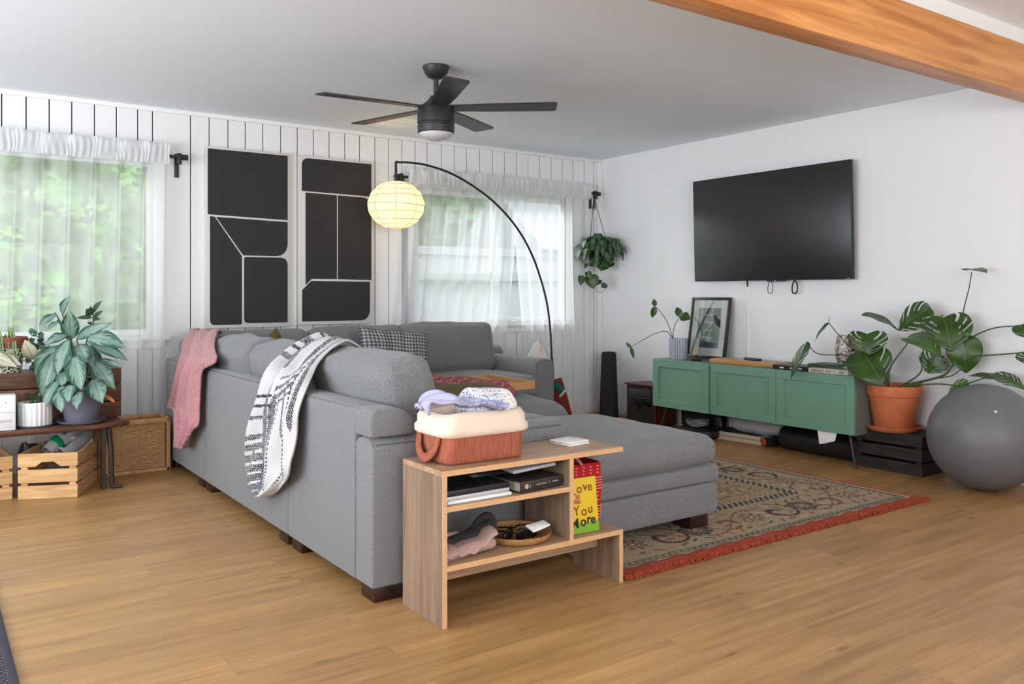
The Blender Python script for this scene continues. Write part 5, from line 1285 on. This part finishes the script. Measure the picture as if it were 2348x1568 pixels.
# ------------------------------------------------------------------ bench with plants
BN = thing('bench', 'low dark brown plank bench with thin legs under the left window', 'bench', (.3, 5.42, 0)); off = BN.location.copy()
b = B(); b.prism([(-.9, 5.235), (.80, 5.235), (.93, 5.27), (1.015, 5.315), (.985, 5.42), (.99, 5.62), (-.9, 5.62)], .352, .382, bev=.012, seg=3); b.done('seat_plank', m_walnut, BN, off)
for x in (-.75, .86):
    b = B(); b.prism([(5.30, 0), (5.335, 0), (5.345, .12), (5.37, .35), (5.27, .35), (5.30, .12)], x, x + .022, M=Matrix(((0, 0, 1, 0), (1, 0, 0, 0), (0, 1, 0, 0), (0, 0, 0, 1))))
    b.tube([(x + .035, 5.29, .35), (x + .05, 5.30, .20), (x + .055, 5.30, .03), (x + .07, 5.295, .012), (x + .105, 5.29, .010)], [.016, .011], 10, smooth=5)
    b.done('leg', M_('dark iron brown', (.03, .018, .012), .6, var=(8, .4)), BN, off)
    B().prism([(5.54, 0), (5.57, 0), (5.60, .35), (5.50, .35)], x, x + .022, M=Matrix(((0, 0, 1, 0), (1, 0, 0, 0), (0, 1, 0, 0), (0, 0, 0, 1)))).done('leg', m_walnut, BN, off)
PB = thing('plank_box', 'reddish brown plank box standing on the bench behind the plants', 'box', (.3, 5.64, .382)); off = PB.location.copy()
for k, (za, zb2) in enumerate(((.383, .475), (.481, .575), (.581, .672))):
    for ya in (5.50, 5.70): B().box(-.55, 1.0, ya, ya + .018, za, zb2, .003).done('plank', m_walnut, PB, off)
for x in (-.55, .982): B().box(x, x + .018, 5.518, 5.70, .383, .672, .003).done('end_board', m_walnut, PB, off)
B().box(-.53, .98, 5.518, 5.70, .655, .668).done('lid_board', m_walnut, PB, off)
B().box(.71, .745, 5.60, 5.63, .668, .80, .004).done('post', m_walnut, PB, off)

# variegated leaf material: silver centre, ragged green edge
def varleaf(name, edge, mid_, vein=(.07, .16, .10), amt=.56):
    m = bpy.data.materials.new(name); m.use_nodes = True
    N, L = nodes(m); p = N['Principled BSDF']; p.inputs['Roughness'].default_value = .42
    uv = N.new('ShaderNodeUVMap'); sp = N.new('ShaderNodeSeparateXYZ'); L.new(uv.outputs[0], sp.inputs[0])
    def mth(op, a, b_=None):
        q = N.new('ShaderNodeMath'); q.operation = op
        for i, s_ in enumerate((a, b_)):
            if s_ is None: continue
            if isinstance(s_, (int, float)): q.inputs[i].default_value = s_
            else: L.new(s_, q.inputs[i])
        return q.outputs[0]
    a = mth('ABSOLUTE', mth('SUBTRACT', mth('MULTIPLY', sp.outputs[0], 2.0), 1.0))
    cmb = N.new('ShaderNodeCombineXYZ'); L.new(mth('SUBTRACT', mth('MULTIPLY', sp.outputs[1], 9.0), mth('MULTIPLY', a, 4.5)), cmb.inputs[1]); L.new(mth('MULTIPLY', a, 1.3), cmb.inputs[0])
    gi = N.new('ShaderNodeTexCoord'); ad = N.new('ShaderNodeVectorMath'); ad.operation = 'MULTIPLY_ADD'; L.new(gi.outputs['Object'], ad.inputs[0]); ad.inputs[1].default_value = (6, 6, 6); L.new(cmb.outputs[0], ad.inputs[2])
    n = N.new('ShaderNodeTexNoise'); n.inputs['Scale'].default_value = 1.6; n.inputs['Detail'].default_value = 4; L.new(ad.outputs[0], n.inputs['Vector'])
    v = mth('ADD', a, mth('MULTIPLY', mth('SUBTRACT', n.outputs['Fac'], .5), 2.1))
    r = ramp(N, [(amt - .10, mid_), (amt + .03, tuple((x + y) / 2 for x, y in zip(mid_, edge))), (amt + .10, edge)])
    L.new(v, r.inputs[0])
    vr = ramp(N, [(.03, (1, 1, 1)), (.06, (0, 0, 0))]); L.new(a, vr.inputs[0]); mx = N.new('ShaderNodeMix'); mx.data_type = 'RGBA'
    L.new(vr.outputs[0], mx.inputs['Factor']); L.new(r.outputs[0], mx.inputs['A']); mx.inputs['B'].default_value = (*vein, 1)
    L.new(mx.outputs['Result'], p.inputs[0]); return m
m_agl = varleaf('silver green variegated leaf', (.010, .075, .038), (.18, .27, .225))
m_cal = varleaf('cream pink speckled leaf', (.22, .28, .14), (.44, .38, .29), amt=.7)
AG = thing('aglaonema_plant', 'large silver and green variegated plant in a grey pot on the bench', 'potted plant', (.765, 5.365, .382)); off = AG.location.copy()
m_gp = M_('grey violet plastic', (.13, .13, .175), .5)
B().lathe([(0, .006), (.082, .006), (.088, .03), (.118, .19), (.124, .195), (.124, .215), (.115, .215), (.10, .17), (0, .17)], seg=44).done('pot', m_gp, AG)
B().lathe([(0, 0), (.105, 0), (.125, .012), (.130, .022), (.124, .020), (.10, .007), (0, .006)], seg=44).done('saucer', m_gp, AG)
B().lathe([(0, .185), (.11, .18)], seg=20).done('soil', m_soil, AG)
LV = [((163, 778), (159, 709), 36, .02), ((143, 719), (163, 678), 19, .06), ((129, 721), (89, 748), 19, .05), ((135, 737), (109, 757), 13, .04), ((176, 776), (259, 740), 25, .03), ((200, 776), (290, 798), 42, -.03),
      ((212, 790), (294, 827), 26, .03), ((214, 828), (265, 894), 40, -.02), ((214, 868), (236, 925), 42, -.08), ((172, 815), (188, 896), 44, -.12), ((178, 790), (200, 833), 34, -.04), ((200, 790), (214, 845), 32, .0),
      ((158, 776), (131, 862), 32, -.08), ((126, 794), (80, 860), 38, -.02), ((124, 808), (94, 911), 38, -.06), ((155, 768), (104, 790), 24, .0), ((157, 812), (166, 866), 28, -.02), ((135, 872), (102, 935), 30, -.10),
      ((143, 884), (141, 947), 33, -.13), ((162, 882), (157, 923), 34, -.13), ((184, 896), (176, 940), 26, -.14), ((152, 850), (144, 888), 34, -.08), ((225, 826), (283, 843), 15, .0), ((150, 800), (150, 850), 30, .04), ((190, 840), (205, 890), 30, .03), ((120, 830), (112, 880), 30, .04), ((210, 800), (240, 860), 30, .05), ((165, 800), (178, 860), 36, .05), ((140, 790), (120, 840), 34, .05)]
fb = B(); stb = B(); rq = random.Random(6); core = PX(178, 840, d=4.85)
for (bx, by), (tx, ty), w_, dd in LV:
    d0 = 4.83 + dd * 1.3; p0 = PX(bx, by, d=d0 + .03); p1 = PX(tx, ty, d=d0 - .03)
    nrm = V((-.35, -.9, .35)) + V((rq.uniform(-.3, .3), rq.uniform(-.2, .2), rq.uniform(-.2, .3)))
    fb.leaf(p0, p1, w_ / F_PX * d0 * 1.08, nrm, droop=rq.uniform(.06, .14), fold=rq.uniform(.1, .3), nu=8, nv=14, peak=.45, wave=.03, seed=rq.random() * 9)
    c0 = V((.765 + rq.uniform(-.03, .03), 5.365 + rq.uniform(-.03, .03), .57)); md = (c0 + p0) / 2 + V((0, 0, .04)); stb.tube([c0, md, p0, p0 + (p1 - p0) * .15], [.005, .003], 6, smooth=4)
fb.done('foliage', m_agl, AG, off, angle=180); stb.done('stems', m_stem, AG, off)
b = B(); b.leaf(PX(240, 905, d=4.75), PX(265, 923, d=4.75), .02, (-.3, -1, .2)); b.done('dry_leaf', M_('orange dry leaf', (.45, .18, .04), .7), AG, off)
RP = thing('rubber_plant', 'small upright rubber plant rising behind the variegated plant', 'potted plant', (.86, 5.60, .668)); off = RP.location.copy()
B().lathe([(0, 0), (.035, 0), (.045, .07), (.04, .07), (0, .06)], seg=24).done('pot', m_gp, RP)
b = B(); b.tube([(.86, 5.60, .72), PX(214, 745, d=5.1), PX(213, 716, d=5.1)], [.005, .003], 6, smooth=4); b.done('stem', m_stemdk, RP, off)
b = B()
for (bx, by), (tx, ty), w_ in (((214, 715), (235, 689), 14), ((215, 730), (237, 712), 12), ((212, 728), (174, 729), 10), ((212, 742), (199, 741), 8), ((215, 733), (232, 732), 9), ((211, 722), (197, 708), 20), ((213, 718), (208, 702), 14)):
    b.leaf(PX(bx, by, d=5.1), PX(tx, ty, d=5.07), w_ / F_PX * 5.1, (-.5, -.8, .4), droop=.08)
b.done('foliage', M_('bronze green leaf', (.035, .075, .04), .35, var=(12, .5)), RP, off, angle=180)
HP = thing('striped_planter', 'white vertically ribbed planter with a small creeping plant beside the grey pot', 'potted plant', (.535, 5.37, .382)); off = HP.location.copy()
B().lathe([(0, .008), (.078, .008), (.083, .015), (.084, .132), (.080, .136), (.074, .136), (.074, .11), (0, .11)], seg=132, fr=lambda a, z: 1 + .022 * math.sin(a * 22)).done('pot', m_white, HP)
B().lathe([(0, 0), (.085, 0), (.095, .010), (.09, .010), (0, .007)], seg=36).done('saucer', m_gp, HP)
b = B(); b.lathe([(0, .115), (.072, .112)], seg=20); b.done('soil', m_soil, HP)
b = B(); rq = random.Random(3)
for i in range(26):
    p = V((rq.uniform(-.05, .05), rq.uniform(-.05, .04), .125)); q = p + V((rq.uniform(-.04, .04), rq.uniform(-.03, .03), rq.uniform(.01, .06)))
    b.tube([p, q], .0015, 5); b.leaf(q, q + V((rq.uniform(-.02, .02), rq.uniform(-.02, .0), rq.uniform(-.01, .02))), .018, (-.3, -.6, .6), nu=3, nv=5)
b.done('foliage', m_leafdk, HP, angle=180)
# printed box at the left edge
bx_ = thing('printed_box', 'white printed box with a pale teal side at the left edge of the bench', 'box', (.37, 5.275, .382), -.05)
B().box(-.16, .062, .0, .11, 0.001, .19, .003).done('body', m_white, bx_)
B().box(.0622, .0645, .001, .109, .003, .188, .001).done('teal_side', M_('pale teal card', (.35, .62, .56), .5), bx_)
b = B(); b.box(-.16, .058, -.0006, 0, .0975, .0995)
rq = random.Random(7)
for zz in (.055, .050, .045): 
    x = -.12
    while x < .045: b.box(x, x + .002, -.0006, 0, zz - rq.uniform(0, .004), zz + .004); x += rq.uniform(.0035, .006)
b.box(.015, .022, -.0006, 0, .146, .153); b.box(-.16, .045, -.0006, 0, .022, .0235); b.box(-.16, .045, -.0006, 0, .033, .0338)
b.tube([(.00 + .018 * math.cos(a * .4) - .01, -.0004, .150 + .016 * math.sin(a * .4)) for a in range(16)], .0006, 4); b.done('line_print', M_('grey ink', (.32, .32, .34), .6), bx_)
# pot on the plank box
TP = thing('leopard_pot', 'terracotta pot with a black spotted white band on the plank box', 'potted plant', (.43, 5.60, .668)); off = TP.location.copy()
m_leo = bpy.data.materials.new('spotted band'); m_leo.use_nodes = True
def _leo():
    N, L = nodes(m_leo); p = N['Principled BSDF']; p.inputs['Roughness'].default_value = .6; tc = N.new('ShaderNodeTexCoord')
    v = N.new('ShaderNodeTexVoronoi'); v.inputs['Scale'].default_value = 75; L.new(tc.outputs['Object'], v.inputs['Vector'])
    r = ramp(N, [(.42, (.02, .012, .01)), (.5, (.62, .55, .48))]); L.new(v.outputs['Distance'], r.inputs[0]); L.new(r.outputs[0], p.inputs[0])
_leo()
B().lathe([(0, 0), (.056, 0), (.060, .006), (.078, .142), (0, .142)], seg=36).done('pot', m_leo, TP)
B().lathe([(.0, .143), (.086, .143), (.089, .148), (.092, .198), (.086, .204), (.078, .204), (.076, .18), (0, .178)], seg=36).done('rim', M_('brown terracotta', (.20, .065, .03), .7), TP)
b = B(); rq = random.Random(13)
for i in range(11):
    x = rq.uniform(-.08, .035); z_ = rq.uniform(-.03, .04); b.tube([(x, 0, .19), (x - .005, -.04, .235 + z_), (x + .005, -.08, .20), (x + .012, -.10, .11), (x + .02, -.108, .02 + z_)], [.0045, .0015], 6, smooth=5)
b.done('foliage', M_('pale green strap leaf', (.22, .36, .14), .5, var=(8, .4)), TP, angle=180)
CP = thing('caladium_plant', 'pale pink and cream speckled leaves on the plank box beside the spotted pot', 'potted plant', (.60, 5.58, .668)); off = CP.location.copy()
B().lathe([(0, 0), (.04, 0), (.05, .05), (.045, .05), (0, .04)], seg=24).done('pot', m_gp, CP)
b = B()
for (bx, by), (tx, ty), w_, dd in (((78, 824), (57, 778), 34, 0), ((0, 818), (50, 838), 26, -.1), ((-30, 815), (40, 842), 30, -.12), ((60, 770), (52, 812), 20, .05)):
    b.leaf(PX(bx, by, d=4.85 + dd), PX(tx, ty, d=4.8 + dd), w_ / F_PX * 4.85, (-.4, -.8, .45), droop=.12, fold=.15, nu=8, nv=12)
    b.tube([(.60, 5.58, .71), PX(bx, by, d=4.85 + dd)], .002, 5)
b.done('foliage', m_cal, CP, off, angle=180)
VP = thing('ivy_plant', 'small dark green leafy plant between the speckled leaves and the variegated plant', 'potted plant', (.70, 5.62, .668)); off = VP.location.copy()
B().lathe([(0, 0), (.04, 0), (.05, .06), (.045, .06), (0, .05)], seg=24).done('pot', m_gp, VP)
b = B(); rq = random.Random(31)
for i in range(34):
    px_, py_ = rq.uniform(66, 112), rq.uniform(776, 850) if i < 26 else rq.uniform(762, 775)
    d_ = 5.0 + rq.uniform(-.05, .06); p = PX(px_, py_, d=d_); b.leaf(p, p + V((rq.uniform(-.03, .05), rq.uniform(-.03, 0), rq.uniform(-.05, .02))), .04, (-.4, -.8, .4), droop=.1, nu=4, nv=6)
    if i % 4 == 0: b.tube([(.70, 5.62, .72), (V((.70, 5.62, .75)) + p) / 2, p], .0015, 4)
b.done('foliage', M_('blue green leaf', (.03, .10, .05), .45, var=(14, .6)), VP, off, angle=180)

# pine crates with shoes
u = V((.276, -.121, 0)).normalized(); vv = V((-u.y, u.x, 0)); C0 = V((.72, 5.178, 0))
cx0 = C0 - u * .15 + vv * .23
crate('pine_crate', 'pale pine slatted crate full of sneakers standing angled under the bench', 'crate', xf(cx0, rz=math.atan2(u.y, u.x)), .30, .46, .247, m_pine, m_pine2, 'pine crates under the bench')
crate('pine_crate', 'pine slatted crate cut off by the left edge of the photo', 'crate', xf((.255, 5.55, 0), rz=.06), .31, .46, .235, m_pine, m_pine2, 'pine crates under the bench')
def shoe(label, M, main, band, L_=.27, name='sneaker'):
    loc = M.to_translation(); r = thing(name, label, 'shoe', loc, 0, 'shoes in the pine crate'); R = M.copy(); R.translation = (0, 0, 0)
    b = B(); b.cushion((.095, L_, .032), .015, (0, 0, 0), 12, M=R, fn=lambda p, q: (p.x * (1 - .28 * max(0, -q.y) ** 2 - .12 * abs(q.y) ** 3), p.y, p.z)); b.done('sole', m_white, r, angle=180)
    def up(u_, v_):
        y = -L_ / 2 + L_ * v_; hw = .044 * (1 - .28 * max(0, 1 - 2 * v_) ** 2 - .15 * abs(2 * v_ - 1) ** 4); h = .085 - .045 * max(0, v_ - .35) / .65; op_ = .35 if v_ < .5 else 0
        a = PI * (u_); return V((hw * math.cos(a), y, .014 + h * math.sin(a) ** .7 * (1 - .75 * (op_ and abs(u_ - .5) < .22 and v_ > .08 and 1 or 0))))
    b = B(); b.grid(24, 28, up, M=R); b.done('upper', main, r, angle=180, solid=.004)
    if band:
        b = B(); b.grid(20, 4, lambda u_, v_: up(u_, .62 + .16 * v_) * 1.0 + V((0, 0, .004)) + V((.003 * math.cos(PI * u_), 0, 0)), M=R); b.done('band', band, r, angle=180, solid=.002)
    b = B()
    for k in range(5): b.tube([R @ V((-.02, -.01 + k * .018, .082 - k * .006)), R @ V((0, -.008 + k * .018, .092 - k * .006)), R @ V((.02, -.01 + k * .018, .082 - k * .006))], .0022, 5)
    b.tube([R @ V((0, -.01, .09)), R @ V((.03, -.04, .10)), R @ V((.045, -.02, .085)), R @ V((.01, 0, .09))], .002, 5, smooth=5); b.done('laces', m_white, r)
    return r
m_gsh = M_('pale grey mesh', (.45, .44, .44), .85, bump=(200, .4)); m_dsh = M_('charcoal mesh', (.09, .085, .085), .85, bump=(200, .4)); m_gb = M_('bright green band', (.0, .27, .10), .5)
def sM(px_, py_, d_, ax, up_): 
    y = V(ax).normalized(); z = V(up_); z = (z - y * z.dot(y)).normalized(); return basis(PX(px_, py_, d=d_), y.cross(z), y, z)
shoe('pale grey sneaker with a bright green band, on top in the crate', sM(146, 1020, 5.0, (-.72, -.45, -.36), (-.25, -.3, .9)), m_gsh, m_gb, .235)
shoe('grey sneaker with white laces beside the green banded one', sM(180, 1030, 5.02, (.45, .55, .30), (-.5, -.2, .85)), m_gsh, None)
shoe('dark charcoal sneaker at the front left of the crate', sM(96, 1050, 4.98, (.8, .35, -.1), (-.1, -.3, .9)), m_dsh, None)
shoe('grey sneaker low in the crate, seen between the slats', sM(140, 1095, 5.05, (.9, -.1, .05), (0, -.1, 1)), m_gsh, None)
shoe('charcoal sneaker low in the crate at its left', sM(90, 1085, 5.15, (.2, .95, .05), (0, -.1, 1)), m_dsh, None)

# wicker basket
WB = thing('wicker_basket', 'square tan wicker basket with a wooden frame on the floor beside the bench', 'basket', (1.12, 5.77, 0)); off = WB.location.copy()
m_rat = M_('tan rattan', (.50, .29, .13), .6, var=(50, .2), bump=(90, .5)); m_rf = wood('rattan frame wood', (.42, .22, .085), (.64, .39, .18), stretch=(6, 6, 1.2))
x0, x1, ya, yb, H3 = .925, 1.315, 5.64, 5.90, .335
for y in (ya, yb - .02):
    for x in (x0, x1 - .028): B().box(x, x + .028, y, y + .02, 0, H3 - .02, .006).done('corner_post', m_rf, WB, off)
for (a, c_, e, g) in ((x0, x1, ya, ya + .022), (x0, x1, yb - .022, yb), (x0, x0 + .022, ya, yb), (x1 - .022, x1, ya, yb)): B().box(a, c_, e, g, H3 - .035, H3, .010, 3).done('top_rail', m_rf, WB, off)
B().box(x0, x1, ya, ya + .018, 0, .022, .004).done('bottom_rail', m_rf, WB, off)
def weave(P0, U, W, nrm):
    b = B(); n = 30
    for k in range(n):
        z = .024 + (H3 - .062) * (k + .5) / n; pts_ = []
        for i in range(49):
            s_ = i / 48; pts_.append(P0 + U * s_ + V((0, 0, z)) + nrm * (.0035 * math.sin(PI * (i + k))))
        b.tube(pts_, .0046, 5)
    for i in range(24): b.tube([P0 + U * ((i + .5) / 24) + V((0, 0, .02)), P0 + U * ((i + .5) / 24) + V((0, 0, H3 - .03))], .0025, 5)
    return b
weave(V((x0 + .028, ya + .012, 0)), V((x1 - x0 - .056, 0, 0)), 0, V((0, -1, 0))).done('woven_panel', m_rat, WB, off)
weave(V((x0 + .028, yb - .012, 0)), V((x1 - x0 - .056, 0, 0)), 0, V((0, -1, 0))).done('woven_panel', m_rat, WB, off)
weave(V((x0 + .012, ya + .02, 0)), V((0, yb - ya - .04, 0)), 0, V((-1, 0, 0))).done('woven_panel', m_rat, WB, off)
weave(V((x1 - .012, ya + .02, 0)), V((0, yb - ya - .04, 0)), 0, V((-1, 0, 0))).done('woven_panel', m_rat, WB, off)
b = B(); b.tube([(1.283, ya - .003, .02), (1.283, ya - .003, H3 - .03)], .0035, 6); b.done('seam', M_('brown binding', (.16, .05, .02), .7), WB, off)

# ------------------------------------------------------------------ ceiling fan
FC = V((2.352, 4.085, ZC))
FN = thing('ceiling_fan', 'black ceiling fan with five blades and a frosted light', 'ceiling fan', FC)
m_fan = M_('dark bronze black', (.022, .021, .020), .45)
B().lathe([(0, 0), (.072, 0), (.075, -.006), (.066, -.035), (.045, -.062), (.022, -.072), (0, -.072)], seg=40).done('canopy', m_fan, FN)
B().cyl((0, 0, -.07), (0, 0, -.215), .014, seg=16).done('downrod', m_fan, FN)
B().lathe([(0, -.165), (.03, -.165), (.045, -.19), (.07, -.21), (.095, -.225), (.102, -.24), (.104, -.315), (.099, -.32), (.099, -.326), (.103, -.331), (.101, -.368), (.096, -.372), (0, -.372)], seg=56).done('motor_housing', m_fan, FN)
B().lathe([(.0, -.37), (.095, -.371), (.092, -.382), (.07, -.40), (.035, -.411), (0, -.414)], seg=48).done('light_lens', M_('frosted white glass', (.55, .55, .56), .35), FN, angle=60)
for k, a in enumerate((-4, 68, 140, 212, 284)):
    ang = math.radians(a - 35.05)
    b = B(); M = Matrix.Rotation(ang, 4, 'Z') @ Matrix.Translation((0, 0, -.232)) @ Matrix.Rotation(math.radians(-7), 4, 'X')
    pts_ = [(.085, -.045), (.30, -.058), (.655, -.066), (.672, -.055), (.662, .055), (.645, .064), (.30, .058), (.085, .045)]
    b.prism(pts_, -.004, .004, M=M, bev=.0015, seg=1)
    o = b.done('blade', m_fan, FN)

# ------------------------------------------------------------------ arc lamp with paper lantern
LY = 5.6
AL = thing('arc_floor_lamp', 'black arc floor lamp curving from behind the sofa over to the left', 'floor lamp', PX(1270, 940, Y=LY)); AL.location.z = 0; off = AL.location.copy()
path = [(1269, 945), (1267, 880), (1265, 820), (1262, 760), (1255, 700), (1240, 640), (1218, 580), (1185, 522), (1140, 470), (1090, 430), (1035, 398), (980, 379), (940, 373), (910, 372)]
q = [PX(a, c_, Y=LY) for a, c_ in path]; q[0] = V((q[1].x + .01, LY, .02))
b = B(); b.tube(q, .0085, 10, smooth=6); b.done('arc_pole', m_black, AL, off)
b = B(); b.tube([q[0], q[1], q[2] * 1.0], .0125, 10, smooth=3); b.done('lower_pole', m_black, AL, off)
B().lathe([(0, 0), (.14, 0), (.145, .008), (.14, .022), (.02, .028), (0, .028)], c=(q[0].x, LY, 0), seg=48).done('base', m_black, AL, off)
tp = q[-1]; sc_ = PX(908, 470, Y=LY)
b = B(); b.tube([tp + V((.006, 0, .004)), tp + V((-.008, 0, 0)), V((tp.x - .008, LY, tp.z - .02)), V((tp.x - .006, LY, sc_.z + .185))], .010, 8); b.cyl((tp.x - .006, LY, sc_.z + .19), (tp.x - .006, LY, sc_.z + .05), .016, seg=16); b.done('lamp_socket', m_black, AL, off)
sc_ = V((tp.x - .006, LY, sc_.z)); RS = .207
LN = thing('paper_lantern', 'round cream paper lantern glowing at the end of the arc lamp', 'lamp shade', sc_)
m_lan = bpy.data.materials.new('rice paper'); m_lan.use_nodes = True
def _ln():
    N, L = nodes(m_lan); N.remove(N['Principled BSDF']); tl = N.new('ShaderNodeBsdfTranslucent'); df = N.new('ShaderNodeBsdfDiffuse'); a = N.new('ShaderNodeMixShader'); a.inputs[0].default_value = .6
    tl.inputs[0].default_value = (.80, .74, .58, 1); df.inputs[0].default_value = (.70, .64, .50, 1)
    em = N.new('ShaderNodeEmission'); em.inputs[0].default_value = (1, .74, .36, 1); em.inputs[1].default_value = .10
    ad = N.new('ShaderNodeAddShader'); L.new(df.outputs[0], a.inputs[1]); L.new(tl.outputs[0], a.inputs[2]); L.new(a.outputs[0], ad.inputs[0]); L.new(em.outputs[0], ad.inputs[1]); L.new(ad.outputs[0], N['Material Output'].inputs['Surface'])
_ln()
rz_ = .86
def lan(a, z): return 1 + .012 * math.sin(z * 90)
prof = [(RS * math.sin(PI * i / 60), -RS * rz_ * math.cos(PI * i / 60)) for i in range(6, 55)]
vs = []; B_ = B(); B_.lathe(prof, seg=64, fr=lan); B_.f = [f for f in B_.f if len(f) == 4]; B_.m = B_.m[:len(B_.f)]
B_.done('paper_shade', m_lan, LN, angle=180)
b = B()
for k in range(9):
    t0 = PI * (k + 1) / 10; zz = -RS * rz_ * math.cos(t0); rr_ = RS * math.sin(t0) * 1.004; tl_ = .05 * math.sin(k * 2.1)
    b.tube([(rr_ * math.cos(a * PI / 24), rr_ * math.sin(a * PI / 24), zz + tl_ * rr_ * math.cos(a * PI / 24 + k)) for a in range(49)], .0022, 4)
for k in range(8): b.tube([(RS * 1.004 * math.sin(PI * i / 40) * math.cos(k * PI / 4 + .3), RS * 1.004 * math.sin(PI * i / 40) * math.sin(k * PI / 4 + .3), -RS * rz_ * 1.004 * math.cos(PI * i / 40)) for i in range(4, 37)], .0018, 4)
b.done('wire_rib', M_('tan rib wire', (.45, .30, .14), .7), LN)
bl = lamp('lantern_bulb', 'POINT', sc_ + V((0, 0, 0.01)), (0, 0, 0), 3.6, (1.0, .72, .42), shadow_soft_size=.05); bl['kind'] = 'helper'

# ------------------------------------------------------------------ hanging pothos
HG = thing('hanging_pothos', 'green pothos in a small pink pot hanging from cords in the corner', 'hanging plant', (5.115, 5.90, 1.42)); off = HG.location.copy()
top = V((5.125, 5.965, 2.03)); kn = PX(1362, 452, Y=5.95); pc = PX(1378, 570, Y=5.86)
B().lathe([(0, 0), (.06, 0), (.085, .03), (.10, .13), (.096, .135), (.09, .12), (0, .11)], c=(pc.x, pc.y, pc.z - .06), seg=36).done('pot', M_('dusty pink clay', (.30, .17, .15), .8), HG, off)
b = B(); b.tube([top, kn], .005, 6); b.lathe([(0, -.015), (.014, 0), (0, .015)], c=tuple(kn), seg=12)
for a in (0, 2.1, 4.2): b.tube([kn, V((pc.x + .098 * math.cos(a + .3), pc.y + .098 * math.sin(a + .3), pc.z + .07))], .0028, 5)
for k in range(5): b.tube([kn, kn + V((-.01 + .006 * k, -.005, -.04)), kn + V((-.03 + .01 * k, -.01, -.11 - .01 * (k % 3)))], .0025, 5, smooth=3)
b.done('cord', m_black, HG, off)
m_pot1 = varleaf('pothos leaf', (.016, .055, .012), (.07, .12, .05), amt=.40)
b = B(); rq = random.Random(21); vb = B()
for i in range(230):
    a = rq.uniform(0, 2 * PI); el = rq.uniform(-.1, 1); rad = rq.uniform(.03, .17)
    p = pc + V((rad * math.cos(a) * 1.1, min(rad * math.sin(a), .1), .085 + rq.uniform(-.02, .05) * el)); out = V((math.cos(a), math.sin(a), 0))
    if rq.random() < .55: p = p + out * .03 + V((0, 0, -rq.uniform(.03, .14)))
    q = p + out * rq.uniform(.01, .05) + V((0, 0, -rq.uniform(.03, .085)))
    if q.x > 5.25: continue
    if abs(p.x - pc.x - .02) < .03 and p.y < pc.y and p.z < pc.z + .01: continue
    b.leaf(p, q + (q - p) * .35, rq.uniform(.045, .075), out + V((0, 0, .6)), droop=.12, nu=4, nv=8, heart=.2)
    vb.tube([pc + V((0, 0, .08)), p], .0012, 4)
for px_, py_, tx, ty, w_ in ((1361, 600, 1366, 612, 28), (1384, 598, 1378, 622, 38), (1395, 592, 1399, 608, 20), (1403, 600, 1392, 614, 18), (1354, 630, 1360, 662, 34), (1366, 640, 1364, 655, 30), (1347, 622, 1352, 640, 16), (1334, 632, 1331, 655, 16), (1345, 604, 1341, 616, 8), (1378, 655, 1394, 655, 14), (1384, 604, 1372, 615, 26)):
    b.leaf(PX(px_, py_, Y=5.82), PX(tx, ty, Y=5.80), w_ / F_PX * 7.6, (-.5, -.8, .3), droop=.08, nu=5, nv=8, heart=.25)
b.done('foliage', m_pot1, HG, off, angle=180)
vb.tube([PX(1357, 590, Y=5.83), PX(1357, 602, Y=5.82), PX(1362, 615, Y=5.82), PX(1360, 630, Y=5.82), PX(1350, 642, Y=5.82), PX(1335, 633, Y=5.82)], .002, 5, smooth=4)
vb.tube([PX(1350, 642, Y=5.82), PX(1360, 656, Y=5.82), PX(1372, 671, Y=5.82), PX(1382, 668, Y=5.82), PX(1394, 656, Y=5.82)], .002, 5, smooth=4)
vb.tube([PX(1357, 602, Y=5.82), PX(1346, 603, Y=5.82), PX(1340, 616, Y=5.82)], .002, 5, smooth=4); vb.tube([PX(1380, 590, Y=5.83), PX(1392, 600, Y=5.82), PX(1384, 610, Y=5.82)], .002, 5, smooth=4)
vb.done('vine', m_stem, HG, off)
